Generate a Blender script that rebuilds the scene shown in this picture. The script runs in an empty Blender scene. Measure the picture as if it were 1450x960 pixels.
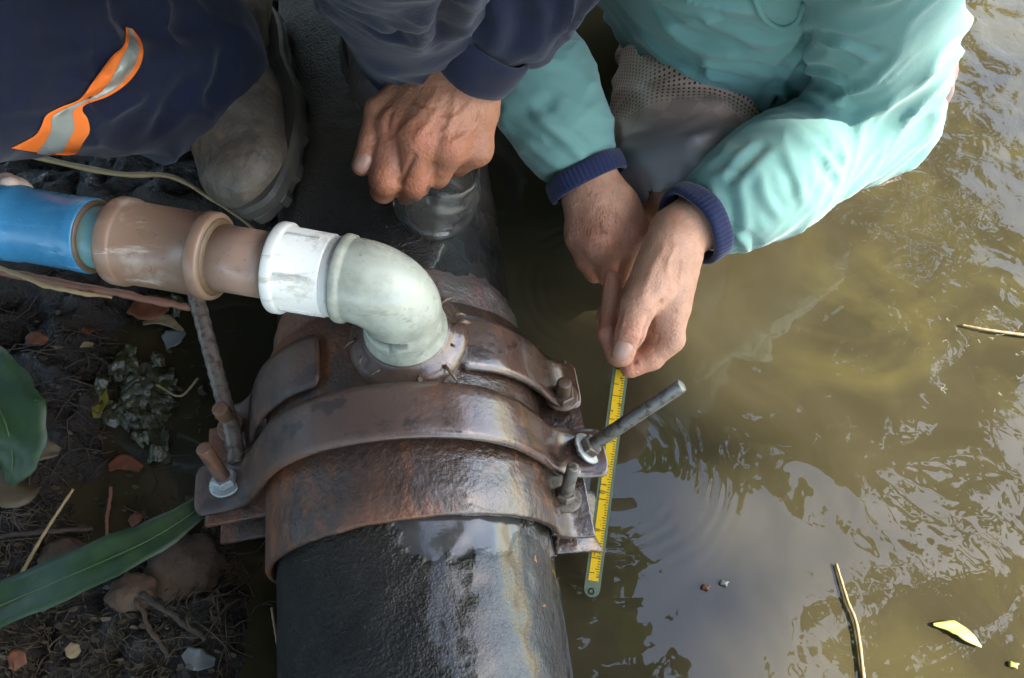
import bpy, bmesh, math, random
import numpy as np
from mathutils import Vector, Matrix
from mathutils.bvhtree import BVHTree
R = math.radians
random.seed(7); rng = np.random.default_rng(7)
scene = bpy.context.scene
COL = scene.collection

# ------------------------------------------------------------------ camera, world, sun, exposure
PITCH = R(61); HC = 0.637; FPX = 1100.0
cam_d = bpy.data.cameras.new('camera'); cam = bpy.data.objects.new('camera', cam_d); COL.objects.link(cam)
cam.location = (0, 0, HC); cam.rotation_euler = (math.pi / 2 - PITCH, 0, 0)
cam_d.sensor_width = 36; cam_d.lens = 36 * FPX / 1450; cam_d.clip_start = .01; cam_d.clip_end = 500
scene.camera = cam
SUN_DIR = Vector((.66, -.10, .74)).normalized()          # towards the sun
elev = math.asin(SUN_DIR.z); azim = math.atan2(SUN_DIR.x, SUN_DIR.y)
world = bpy.data.worlds.new('World'); scene.world = world; world.use_nodes = True
wn = world.node_tree.nodes; wl = world.node_tree.links
bg = wn['Background']; sky = wn.new('ShaderNodeTexSky'); sky.sky_type = 'NISHITA'; sky.sun_disc = False
sky.sun_elevation = elev; sky.sun_rotation = azim; sky.air_density = 1.3; sky.dust_density = 1.7; sky.ozone_density = 1.0
wl.new(sky.outputs[0], bg.inputs[0]); bg.inputs[1].default_value = .15
sl = bpy.data.lights.new('sun', 'SUN'); sl.energy = 3.2; sl.angle = R(.53); sl.color = (1, .95, .86)
so = bpy.data.objects.new('sun', sl); COL.objects.link(so)
so.rotation_euler = SUN_DIR.to_track_quat('Z', 'Y').to_euler(); so.location = SUN_DIR * 20
vs = scene.view_settings; vs.view_transform = 'Standard'; vs.look = 'None'; vs.exposure = 2.3; vs.gamma = 1

# ------------------------------------------------------------------ helpers
cF = np.array([0, math.cos(PITCH), -math.sin(PITCH)]); cU = np.array([0, math.sin(PITCH), math.cos(PITCH)])
CAM = np.array([0, 0, HC])
def ray(px, py): return np.array([px - 725., 0, 0]) + cU * (480. - py) + cF * FPX
def P(px, py, z):
    "the world point at height z seen at this place of the photograph"
    d = ray(px, py); return CAM + d * (z - HC) / d[2]
AX = np.array([-.1435, .98965, 0]); LA = np.array([.98965, .1435, 0]); A0 = np.array([-.0535, -.008, 0.])
def pipe_pt(s, lat, z): return A0 + AX * s + LA * lat + np.array([0, 0, z])
def V(a): return np.asarray(a, float)
def unit(a): a = V(a); return a / np.linalg.norm(a)

def tagit(o, label=None, cat=None, group=None, kind=None):
    if label: o['label'] = label
    if cat: o['category'] = cat
    if group: o['group'] = group
    if kind: o['kind'] = kind
    return o
def empty(name, loc, label, cat, group=None):
    o = bpy.data.objects.new(name, None); o.empty_display_size = .05; o.location = [float(x) for x in loc]; COL.objects.link(o)
    return tagit(o, label, cat, group)
def link(name, me, mat, parent=None, smooth=True):
    o = bpy.data.objects.new(name, me); COL.objects.link(o)
    if mat is not None:
        me.materials.clear()
        for m in (mat if isinstance(mat, (list, tuple)) else [mat]): me.materials.append(m)
    if smooth: me.polygons.foreach_set('use_smooth', [True] * len(me.polygons))
    if parent is not None:
        o.parent = parent
        root = parent
        while root.parent is not None: root = root.parent
        if parent is root: o.matrix_parent_inverse = Matrix.Translation(-root.location)
    return o
def mesh(name, verts, faces):
    me = bpy.data.meshes.new(name)
    verts = np.asarray(verts, np.float32)
    if isinstance(faces, np.ndarray) and faces.ndim == 2:
        n = faces.shape[1]
        me.vertices.add(len(verts)); me.vertices.foreach_set('co', verts.ravel())
        me.loops.add(faces.size); me.loops.foreach_set('vertex_index', faces.astype(np.int32).ravel())
        me.polygons.add(len(faces)); me.polygons.foreach_set('loop_start', np.arange(0, faces.size, n, dtype=np.int32))
        me.update(calc_edges=True); me.validate()
    else:
        me.from_pydata([tuple(map(float, v)) for v in verts], [], [tuple(int(i) for i in f) for f in faces]); me.update()
    return me
def joinm(parts):
    vs_, fs_ = [], []; o = 0
    for v, f in parts:
        v = np.asarray(v, float); vs_.append(v)
        fs_ += [tuple(int(i) + o for i in q) for q in f]; o += len(v)
    return np.concatenate(vs_), fs_

def frames(pts):
    pts = V(pts); n = len(pts); T = np.zeros_like(pts)
    T[1:-1] = pts[2:] - pts[:-2]; T[0] = pts[1] - pts[0]; T[-1] = pts[-1] - pts[-2]
    T /= np.maximum(np.linalg.norm(T, axis=1, keepdims=True), 1e-12)
    up = np.array([0, 0, 1.]) if abs(T[0][2]) < .9 else np.array([1., 0, 0])
    N = np.zeros_like(pts); N[0] = unit(np.cross(up, T[0]))
    for i in range(1, n):
        v = N[i - 1] - T[i] * np.dot(N[i - 1], T[i]); N[i] = unit(v)
    return T, N, np.cross(T, N)
def sweep(pts, rad, seg=24, caps=True, close=False, rad2=None):
    pts = V(pts); n = len(pts); rad = np.broadcast_to(V(rad), (n,)); rad2 = rad if rad2 is None else np.broadcast_to(V(rad2), (n,))
    T, N, B = frames(pts); a = np.linspace(0, 2 * math.pi, seg, endpoint=False)
    v = (pts[:, None] + N[:, None] * (np.cos(a)[None, :, None] * rad[:, None, None]) + B[:, None] * (np.sin(a)[None, :, None] * rad2[:, None, None])).reshape(-1, 3)
    f = []
    for i in range(n - 1):
        for j in range(seg):
            k = (j + 1) % seg; f.append((i * seg + j, i * seg + k, (i + 1) * seg + k, (i + 1) * seg + j))
    if caps: f.append(tuple(range(seg))[::-1]); f.append(tuple((n - 1) * seg + j for j in range(seg)))
    return v, f
def lathe(base, axis, prof, seg=32, caps=True):
    "prof: (distance along axis, radius)"
    base = V(base); axis = unit(axis); up = np.array([0, 0, 1.]) if abs(axis[2]) < .9 else np.array([1., 0, 0])
    N = unit(np.cross(up, axis)); B = np.cross(axis, N); a = np.linspace(0, 2 * math.pi, seg, endpoint=False)
    ring = np.cos(a)[:, None] * N + np.sin(a)[:, None] * B
    v = np.concatenate([base + axis * d + ring * r for d, r in prof]); f = []
    for i in range(len(prof) - 1):
        for j in range(seg):
            k = (j + 1) % seg; f.append((i * seg + j, i * seg + k, (i + 1) * seg + k, (i + 1) * seg + j))
    if caps: f.append(tuple(range(seg))[::-1]); f.append(tuple((len(prof) - 1) * seg + j for j in range(seg)))
    return v, f
def spline(pts, n):
    "Catmull-Rom through pts"
    pts = V(pts); m = len(pts); out = []
    pp = np.vstack([2 * pts[0] - pts[1], pts, 2 * pts[-1] - pts[-2]])
    for u in np.linspace(0, m - 1 - 1e-9, n):
        i = int(u); t = u - i; p0, p1, p2, p3 = pp[i:i + 4]
        out.append(.5 * (2 * p1 + (p2 - p0) * t + (2 * p0 - 5 * p1 + 4 * p2 - p3) * t * t + (3 * p1 - p0 - 3 * p2 + p3) * t ** 3))
    return np.array(out)

# gradient noise in numpy
def _h(i, j, k, s):
    n = (i * 374761393 + j * 668265263 + k * 2147483647 + s * 144269504) & 0xffffffff
    n = ((n ^ (n >> 13)) * 1274126177) & 0xffffffff
    return (n ^ (n >> 16))
_G = rng.normal(size=(256, 3)); _G /= np.linalg.norm(_G, axis=1, keepdims=True)
def noise3(p, seed=0):
    p = np.asarray(p, float); i = np.floor(p).astype(np.int64); f = p - i; u = f * f * f * (f * (f * 6 - 15) + 10); out = 0
    for dx in (0, 1):
        for dy in (0, 1):
            for dz in (0, 1):
                g = _G[_h(i[:, 0] + dx, i[:, 1] + dy, i[:, 2] + dz, seed) & 255]
                d = ((f - [dx, dy, dz]) * g).sum(1)
                w = (u[:, 0] if dx else 1 - u[:, 0]) * (u[:, 1] if dy else 1 - u[:, 1]) * (u[:, 2] if dz else 1 - u[:, 2])
                out = out + w * d
    return out
def fbm(p, oct=4, seed=0):
    p = np.asarray(p, float); s = 0; a = 1.
    for o in range(oct): s = s + a * noise3(p * 2 ** o, seed + o * 17); a *= .5
    return s

# signed distance bodies -> mesh
def smin(a, b, k):
    h = np.clip(.5 + .5 * (b - a) / k, 0, 1); return b + (a - b) * h - k * h * (1 - h)
def bone_d(X, Y, Z, a, b, ra, rb):
    a = V(a); ba = V(b) - a; L2 = max(float(ba @ ba), 1e-12)
    x = X - a[0]; y = Y - a[1]; z = Z - a[2]
    h = np.clip((x * ba[0] + y * ba[1] + z * ba[2]) / L2, 0, 1)
    return np.sqrt((x - ba[0] * h) ** 2 + (y - ba[1] * h) ** 2 + (z - ba[2] * h) ** 2) - (ra + (rb - ra) * h)
def chain(pts, rads): return [(V(pts[i]), V(pts[i + 1]), rads[i], rads[i + 1]) for i in range(len(pts) - 1)]
def bones_sdf(bones, k):
    def F(X, Y, Z):
        d = None
        for b in bones:
            e = bone_d(X, Y, Z, *b); d = e if d is None else smin(d, e, k)
        return d
    return F
def bounds(bones, pad=.01):
    A = np.array([[b[0] - max(b[2], b[3]), b[1] - max(b[2], b[3])] for b in bones]).reshape(-1, 3)
    B = np.array([[b[0] + max(b[2], b[3]), b[1] + max(b[2], b[3])] for b in bones]).reshape(-1, 3)
    return A.min(0) - pad, B.max(0) + pad
def nets(F, lo, hi, h):
    B = 5; nb = [int(math.ceil((hi[i] - lo[i]) / (h * B))) + 1 for i in range(3)]; xs = [(lo[i] + np.arange(nb[i] * B) * h).astype(np.float32) for i in range(3)]
    cc = [xs[i][::B] + h * (B - 1) / 2 for i in range(3)]
    fc = F(cc[0][:, None, None], cc[1][None, :, None], cc[2][None, None, :]).astype(np.float32)
    f = np.repeat(np.repeat(np.repeat(fc, B, 0), B, 1), B, 2); bi, bj, bk = np.nonzero(np.abs(fc) < h * B * 1.35)
    r5 = np.arange(B); XI = (bi[:, None] * B + r5)[:, :, None, None]; YI = (bj[:, None] * B + r5)[:, None, :, None]; ZI = (bk[:, None] * B + r5)[:, None, None, :]
    sh_ = (len(bi), B, B, B); XI = np.broadcast_to(XI, sh_).ravel(); YI = np.broadcast_to(YI, sh_).ravel(); ZI = np.broadcast_to(ZI, sh_).ravel()
    f[XI, YI, ZI] = F(xs[0][XI], xs[1][YI], xs[2][ZI])
    nx, ny, nz = f.shape; ins = f < 0
    c = np.zeros((nx - 1, ny - 1, nz - 1), np.uint8)
    offs = [(a, b, d) for a in (0, 1) for b in (0, 1) for d in (0, 1)]
    for a, b, d in offs: c += ins[a:nx - 1 + a, b:ny - 1 + b, d:nz - 1 + d]
    I, J, K = np.nonzero((c > 0) & (c < 8))
    vals = np.stack([f[I + a, J + b, K + d] for a, b, d in offs], 1); po = np.array(offs, float)
    acc = np.zeros((len(I), 3)); cnt = np.zeros(len(I))
    for p in range(8):
        for q in range(p + 1, 8):
            if abs(po[p] - po[q]).sum() != 1: continue
            m = (vals[:, p] < 0) != (vals[:, q] < 0)
            t = np.where(m, vals[:, p] / np.where(m, vals[:, p] - vals[:, q], 1), 0)
            acc += np.where(m[:, None], po[p] + (po[q] - po[p]) * t[:, None], 0); cnt += m
    vert = np.stack([I, J, K], 1) + acc / cnt[:, None]; vert = np.array(lo) + vert * h
    idx = np.full((nx - 1, ny - 1, nz - 1), -1, np.int32); idx[I, J, K] = np.arange(len(I))
    quads = []
    m = ins[:-1, 1:-1, 1:-1] != ins[1:, 1:-1, 1:-1]; i, j, k = np.nonzero(m); j += 1; k += 1
    q = np.stack([idx[i, j - 1, k - 1], idx[i, j, k - 1], idx[i, j, k], idx[i, j - 1, k]], 1); s = ins[i, j, k]; q[~s] = q[~s][:, ::-1]; quads.append(q)
    m = ins[1:-1, :-1, 1:-1] != ins[1:-1, 1:, 1:-1]; i, j, k = np.nonzero(m); i += 1; k += 1
    q = np.stack([idx[i - 1, j, k - 1], idx[i - 1, j, k], idx[i, j, k], idx[i, j, k - 1]], 1); s = ins[i, j, k]; q[~s] = q[~s][:, ::-1]; quads.append(q)
    m = ins[1:-1, 1:-1, :-1] != ins[1:-1, 1:-1, 1:]; i, j, k = np.nonzero(m); i += 1; j += 1
    q = np.stack([idx[i - 1, j - 1, k], idx[i, j - 1, k], idx[i, j, k], idx[i - 1, j, k]], 1); s = ins[i, j, k]; q[~s] = q[~s][:, ::-1]; quads.append(q)
    return vert, np.concatenate(quads)
def vnormals(v, q):
    n = np.cross(v[q[:, 2]] - v[q[:, 0]], v[q[:, 3]] - v[q[:, 1]]); out = np.zeros_like(v)
    for i in range(4): np.add.at(out, q[:, i], n)
    return out / np.maximum(np.linalg.norm(out, axis=1, keepdims=True), 1e-12)
def limb_coords(v, bone):
    a, b = bone[0], bone[1]; ax = b - a; L = np.linalg.norm(ax); ax = ax / L
    up = np.array([0, 0, 1.]) if abs(ax[2]) < .9 else np.array([1., 0, 0])
    N = unit(np.cross(up, ax)); B = np.cross(ax, N); r = v - a
    return r @ ax, np.arctan2(r @ B, r @ N), L
def cloth(bones, folds, k=.03, h=.004, lo=None, hi=None):
    "folds per bone: (amp, wavelength along the limb, skew, roundness, seed)"
    l0, h0 = bounds(bones, .012); lo = l0 if lo is None else np.maximum(l0, lo); hi = h0 if hi is None else np.minimum(h0, hi)
    v, q = nets(bones_sdf(bones, k), lo, hi, h); n = vnormals(v, q)
    D = np.stack([bone_d(v[:, 0], v[:, 1], v[:, 2], *b) for b in bones], 1)
    W = np.exp(-(D - D.min(1, keepdims=True)) / .012); W /= W.sum(1, keepdims=True); disp = np.zeros(len(v))
    for i, b in enumerate(bones):
        m = W[:, i] > .01
        if not m.any(): continue
        amp, lam, skew, kk, sd = folds[i]; t, ph, L = limb_coords(v[m], b)
        w1 = fbm(np.stack([t / .09, np.cos(ph) * .8, np.sin(ph) * .8], 1) + sd * 3.1, 2, sd)
        x = np.stack([t / lam + skew * np.sin(ph + sd) + .7 * w1, np.cos(ph) * kk * .75 + sd, np.sin(ph) * kk * .75], 1)
        r1 = 1 - np.abs(2.0 * noise3(x, sd)); x2 = x * [1.8, 1.3, 1.3] + 7.7
        r2 = 1 - np.abs(2.0 * noise3(x2, sd + 5))
        env = .25 + 1.2 * np.clip(.5 + fbm(np.stack([t / .09, np.cos(ph) * .9, np.sin(ph) * .9], 1) + 11 + sd, 2, sd + 9) * 1.5, 0, 1)
        disp[m] += W[m, i] * amp * env * (np.clip(r1, 0, 1) ** 3 * 1.5 + .55 * np.clip(r2, 0, 1) ** 3 - .5)
    v = v + n * disp[:, None]
    for _ in range(1):          # relax the cloth a little
        acc = np.zeros_like(v); cnt = np.zeros(len(v))
        for i in range(4):
            np.add.at(acc, q[:, i], v[q[:, (i + 1) % 4]]); np.add.at(cnt, q[:, i], 1)
        v = v * .5 + acc / cnt[:, None] * .5
    return v, q
# ------------------------------------------------------------------ node materials
class NT:
    def __init__(s, name):
        s.m = bpy.data.materials.new(name); s.m.use_nodes = True; s.t = s.m.node_tree; s.n = s.t.nodes; s.b = s.n['Principled BSDF']
        s.co = s.n.new('ShaderNodeTexCoord').outputs['Object']
    def set(s, sock, v):
        if isinstance(v, bpy.types.NodeSocket): s.t.links.new(v, sock)
        elif isinstance(v, (tuple, list)) and len(v) == 3 and sock.type == 'RGBA': sock.default_value = (*v, 1)
        else: sock.default_value = v
    def inp(s, **kw):
        for k, v in kw.items(): s.set(s.b.inputs[k.replace('_', ' ')], v)
    def map(s, scale=(1, 1, 1), loc=(0, 0, 0), rot=(0, 0, 0), co=None):
        n = s.n.new('ShaderNodeMapping'); s.set(n.inputs[0], co or s.co); n.inputs['Location'].default_value = loc; n.inputs['Rotation'].default_value = rot; n.inputs['Scale'].default_value = scale
        return n.outputs[0]
    def noise(s, scale, detail=4, rough=.55, co=None, dist=0):
        n = s.n.new('ShaderNodeTexNoise'); s.set(n.inputs['Vector'], co or s.co); n.inputs['Scale'].default_value = scale; n.inputs['Detail'].default_value = detail; n.inputs['Roughness'].default_value = rough; n.inputs['Distortion'].default_value = dist
        return n.outputs[0]
    def voro(s, scale, feat='F1', co=None):
        n = s.n.new('ShaderNodeTexVoronoi'); s.set(n.inputs['Vector'], co or s.co); n.feature = feat; n.inputs['Scale'].default_value = scale
        return n.outputs[0]
    def ramp(s, fac, stops, interp='LINEAR'):
        n = s.n.new('ShaderNodeValToRGB'); s.set(n.inputs[0], fac); e = n.color_ramp; e.interpolation = interp
        while len(e.elements) < len(stops): e.elements.new(.5)
        for el, (p, c) in zip(e.elements, stops):
            el.position = p; el.color = (c, c, c, 1) if isinstance(c, (int, float)) else (*c, 1)
        return n.outputs[0]
    def mix(s, fac, a, b, mode='MIX'):
        n = s.n.new('ShaderNodeMix'); n.data_type = 'RGBA'; n.blend_type = mode; s.set(n.inputs[0], fac); s.set(n.inputs[6], a); s.set(n.inputs[7], b)
        return n.outputs[2]
    def math(s, op, a, b=0., c=0.):
        n = s.n.new('ShaderNodeMath'); n.operation = op; s.set(n.inputs[0], a); s.set(n.inputs[1], b); s.set(n.inputs[2], c); return n.outputs[0]
    def sep(s, co=None):
        n = s.n.new('ShaderNodeSeparateXYZ'); s.set(n.inputs[0], co or s.co); return n.outputs
    def bump(s, h, strength=.5, dist=.002, normal=None):
        n = s.n.new('ShaderNodeBump'); s.set(n.inputs['Height'], h); n.inputs['Strength'].default_value = strength; n.inputs['Distance'].default_value = dist
        if normal is not None: s.set(n.inputs['Normal'], normal)
        s.t.links.new(n.outputs[0], s.b.inputs['Normal']); return n.outputs[0]
    def attr(s, name):
        n = s.n.new('ShaderNodeAttribute'); n.attribute_name = name; return n.outputs
M = {}
def simple(name, col, rough=.5, var=.25, scale=40, bump=.15, bscale=300, bd=.0006, dirt=None, dscale=60, dthr=(.5, .7), scuff=None, **kw):
    t = NT(name); n = t.noise(scale, 5)
    c = t.mix(n, [x * (1 - var) for x in col], [min(1, x * (1 + var)) for x in col])
    if dirt is not None: c = t.mix(t.ramp(t.noise(dscale, 6, .65), [(dthr[0], 0.), (dthr[1], 1.)]), c, dirt)
    if scuff is not None:
        c = t.mix(t.math('MULTIPLY', t.ramp(t.noise(70, 5, .7, t.map((.25, 1.6, 1.6), rot=(0, 0, .2))), [(.57, 0.), (.66, .75)]), t.ramp(t.noise(13, 3), [(.42, 0.), (.60, 1.)])), c, scuff)
        c = t.mix(t.ramp(t.noise(240, 3, .6, t.map(loc=(1, 5, 2))), [(.67, 0.), (.73, .7)]), c, [x * .35 for x in col])
    t.inp(Base_Color=c, Roughness=t.ramp(t.noise(scale * 2, 4), [(.3, max(0, rough - .1)), (.7, min(1, rough + .1))]), **kw)
    t.bump(t.noise(bscale, 4), bump, bd); M[name] = t.m; return t
# ------------------------------------------------------------------ materials
PTH = math.atan2(.1435, .98965)
def pipe_co(t):
    c, s_ = math.cos(-PTH), math.sin(-PTH); x, y = A0[0], A0[1]
    return t.map(rot=(0, 0, -PTH), loc=(-(c * x - s_ * y), -(s_ * x + c * y), 0))
def side_mask(t, co, lo, hi):
    "0 on the flank towards the bank, 1 on the flank towards the open water"
    return t.ramp(t.math('MULTIPLY_ADD', t.sep(co)[0], 4.0, .5), [(lo, 0.), (hi, 1.)])

# bituminous black coating of the main pipe: knobbly, wet, muddy, with chips of rust
t = NT('bitumen'); co = pipe_co(t)
base = t.mix(t.ramp(t.noise(14, 6, .6, co), [(.35, 0.), (.7, 1.)]), (.0035, .004, .004), (.011, .0105, .0085))
base = t.mix(t.ramp(t.noise(5, 4, .6, co), [(.45, 0.), (.65, .7)]), base, (.024, .020, .013))
base = t.mix(t.ramp(t.noise(420, 2, .5, co), [(.64, 0.), (.74, .35)]), base, (.09, .09, .085))
rust = t.math('MULTIPLY', t.ramp(t.noise(34, 4, .6, t.map((1, 1, 1), (3.3, 1.7, .4), co=co)), [(.665, 0.), (.69, 1.)]), t.ramp(t.noise(7, 2, .5, co), [(.48, 0.), (.56, 1.)]))
base = t.mix(rust, base, (.34, .13, .03))
sx, sy, sz = t.sep(co)
# bare, smooth, wet skin where the coating has come off below the saddle
px_ = t.math('MULTIPLY', t.math('SUBTRACT', sx, .040), 19.); py_ = t.math('MULTIPLY', t.math('SUBTRACT', sy, .155), 34.)
dd = t.math('ADD', t.math('MULTIPLY', px_, px_), t.math('MULTIPLY', py_, py_))
bare = t.ramp(t.math('ADD', dd, t.math('MULTIPLY', t.math('SUBTRACT', t.noise(45, 3, .6, co), .5), 1.5)), [(.70, 1.), (1.0, 0.)])
base = t.mix(bare, base, t.mix(t.noise(60, 3, .5, co), (.030, .031, .032), (.065, .062, .058)))
wet = side_mask(t, co, .38, .72)
dust = t.ramp(t.noise(20, 5, .6, co), [(.35, .70), (.7, .45)])
far = t.ramp(t.math('MULTIPLY', sy, 1.), [(.42, 0.), (.56, 1.)])
base = t.mix(t.math('MULTIPLY', far, t.ramp(t.noise(9, 5, .6, co), [(.3, .25), (.7, .9)])), base, (.125, .098, .068))
ro = t.mix(wet, dust, t.ramp(t.noise(60, 3, .5, co), [(.3, .07), (.7, .26)])); ro = t.mix(far, ro, (.6, .6, .6)); ro = t.mix(bare, ro, (.14, .14, .14))
t.inp(Base_Color=base, Roughness=ro, Specular_IOR_Level=.32, Coat_Weight=t.math('MULTIPLY', wet, t.math('SUBTRACT', 1.0, t.math('MULTIPLY', far, .8))), Coat_Roughness=.06, Coat_IOR=1.45)
knob = t.math('ADD', t.math('MULTIPLY', t.noise(290, 3, .6, co), 1.), t.math('MULTIPLY', t.noise(640, 2, .5, co), .5))
knob = t.math('ADD', knob, t.math('MULTIPLY', t.noise(38, 3, .5, co), 1.2))
knob = t.math('MULTIPLY', knob, t.math('SUBTRACT', 1.0, t.math('MULTIPLY', bare, .93)))
t.bump(knob, .85, .0025); M['bitumen'] = t.m

def rusty(name, a, b, c, rough_l, rough_r, bs, bstr, spots=None, orange=(.17, .065, .022)):
    t = NT(name); co = pipe_co(t)
    base = t.mix(t.ramp(t.noise(16, 6, .62, co), [(.3, 0.), (.7, 1.)]), a, b)
    base = t.mix(t.ramp(t.noise(26, 6, .7, t.map((1, .5, 1), (2.2, .3, 0), co=co)), [(.52, 0.), (.68, 1.)]), base, c)
    base = t.mix(t.ramp(t.noise(75, 5, .65, co), [(.56, 0.), (.68, .8)]), base, (.018, .014, .012))
    if spots: base = t.mix(t.ramp(t.noise(22, 3, .5, t.map((1, 1.6, 1), (5, 2, 1), co=co)), [(.575, 0.), (.60, .8)]), base, spots)
    base = t.mix(t.math('MULTIPLY', t.ramp(t.noise(11, 6, .7, t.map((1, .6, 1), (7, 3, 1), co=co)), [(.45, 0.), (.60, .85)]), t.math('SUBTRACT', 1.0, side_mask(t, co, .25, .62))), base, orange)
    ro = t.mix(side_mask(t, co, .42, .72), t.ramp(t.noise(40, 4, .6, co), [(.3, rough_l - .1), (.7, rough_l + .12)]), t.ramp(t.noise(70, 4, .6, co), [(.3, rough_r - .07), (.7, rough_r + .1)]))
    t.inp(Base_Color=base, Roughness=ro, Specular_IOR_Level=.65, Coat_Weight=t.math('MULTIPLY', side_mask(t, co, .45, .70), .8), Coat_Roughness=.10, Coat_IOR=1.4)
    t.bump(t.math('ADD', t.noise(bs, 4, .6, co), t.math('MULTIPLY', t.noise(45, 3, .5, co), 1.2)), bstr, .003); M[name] = t.m
rusty('saddle_rust', (.030, .020, .015), (.062, .034, .021), (.16, .056, .018), .55, .17, 190, .5, None, (.20, .062, .016))
rusty('strap_rust', (.060, .037, .028), (.086, .050, .036), (.115, .056, .029), .55, .20, 240, .16, (.024, .015, .012), (.115, .058, .030))
rusty('bolt_rust', (.075, .045, .030), (.12, .066, .038), (.17, .08, .03), .55, .45, 500, .3)
simple('zinc', (.23, .22, .19), .42, .35, 120, .3, 500, .0004, dirt=(.10, .07, .045), dscale=130, dthr=(.5, .62), Metallic=.35)
simple('zinc_dirty', (.15, .13, .105), .5, .4, 120, .4, 400, .0005, dirt=(.07, .045, .03), dscale=150, dthr=(.48, .6), Metallic=.2)
simple('zinc_bright', (.34, .37, .36), .35, .2, 90, .2, 500, .0004, dirt=(.2, .17, .13), dscale=160, dthr=(.55, .66), Metallic=.4)
simple('grease', (.40, .40, .33), .35, .2, 200, .4, 300, .0008, dirt=(.16, .12, .07), dscale=200, dthr=(.5, .62))
simple('sealant_drip', (.15, .10, .06), .22, .45, 120, .5, 130, .001, dirt=(.08, .05, .03), dscale=120, dthr=(.48, .6))
simple('pvc_elbow', (.40, .42, .345), .24, .14, 14, .15, 200, .0006, dirt=(.16, .17, .135), dscale=20, dthr=(.47, .74), scuff=(.20, .205, .16))
simple('pvc_white', (.66, .67, .62), .33, .05, 20, .08, 260, .0004, dirt=(.33, .29, .21), dscale=40, dthr=(.56, .74), scuff=(.40, .36, .28))
simple('pvc_brown', (.215, .135, .090), .36, .14, 22, .12, 260, .0005, dirt=(.42, .37, .31), dscale=17, dthr=(.52, .72), scuff=(.50, .45, .38))
simple('pvc_tan', (.34, .22, .160), .36, .08, 22, .06, 260, .0004, dirt=(.25, .16, .11), dscale=70, dthr=(.58, .72), scuff=(.20, .125, .085))
simple('pvc_blue', (.040, .19, .35), .30, .18, 14, .08, 260, .0004, dirt=(.10, .30, .48), dscale=26, dthr=(.55, .72), scuff=(.16, .34, .50))
simple('pvc_teal', (.13, .29, .30), .4, .15, 40, .2, 260, .0005, dirt=(.22, .22, .16), dscale=80, dthr=(.5, .66))
simple('glue', (.12, .08, .042), .5, .3, 150, .5, 260, .0008)
simple('tape_white', (.70, .69, .63), .55, .1, 90, .5, 260, .0006, dirt=(.4, .37, .29), dscale=90, dthr=(.55, .72))

# ------------------------------------------------------------------ main pipe
sv = np.concatenate([np.linspace(-.9, -.06, 12), np.linspace(-.05, .9, 240), np.linspace(.93, 3.5, 16)])
seg = 240; an = np.linspace(0, 2 * math.pi, seg, endpoint=False)
S, A_ = np.meshgrid(sv, an, indexing='ij')
pts = np.stack([S.ravel() * 1., np.sin(A_.ravel()) * .11, np.cos(A_.ravel()) * .11], 1)
rr = .109 + .0016 * fbm(pts * 16, 3, 3) + .0011 * fbm(pts * 60, 3, 8) * (np.abs(S.ravel() - .4) < .6)
vv = A0 + AX * S.ravel()[:, None] + LA * (np.sin(A_.ravel()) * rr)[:, None] + np.array([0, 0, 1.]) * (np.cos(A_.ravel()) * rr)[:, None]
ii, jj = np.meshgrid(np.arange(len(sv) - 1), np.arange(seg), indexing='ij'); j2 = (jj + 1) % seg
qf = np.stack([ii * seg + jj, (ii + 1) * seg + jj, (ii + 1) * seg + j2, ii * seg + j2], -1).reshape(-1, 4)
main_pipe = empty('water_main', pipe_pt(.3, 0, -.11), 'thick black tar-coated iron pipe running out between the two workers', 'pipe')
link('barrel', mesh('barrel', vv, qf), M['bitumen'], main_pipe)
# a ragged collar of old joint compound under the far edge of the saddle
S2 = np.linspace(.315, .375, 20); an2 = np.linspace(R(-70), R(75), 70); SS, AA = np.meshgrid(S2, an2, indexing='ij')
q3 = np.stack([SS.ravel() * 1., np.sin(AA.ravel()), np.cos(AA.ravel())], 1)
edge = np.clip((.366 + .012 * fbm(q3 * [0, 3, 3] + 5, 3, 2) - SS.ravel()) / .008, -1, 1)
rr = .1105 + .0025 * edge + .0013 * fbm(q3 * [40, 5, 5], 3, 4)
vv = A0 + AX * SS.ravel()[:, None] + LA * (np.sin(AA.ravel()) * rr)[:, None] + np.array([0, 0, 1.]) * (np.cos(AA.ravel()) * rr)[:, None]
ii, jj = np.meshgrid(np.arange(19), np.arange(69), indexing='ij'); q = np.stack([ii * 70 + jj, (ii + 1) * 70 + jj, (ii + 1) * 70 + jj + 1, ii * 70 + jj + 1], -1).reshape(-1, 4)
rusty('joint', (.05, .040, .035), (.085, .07, .062), (.10, .04, .035), .55, .42, 160, .7)
link('joint_compound', mesh('joint_compound', vv, q), M['joint'], main_pipe)

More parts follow.
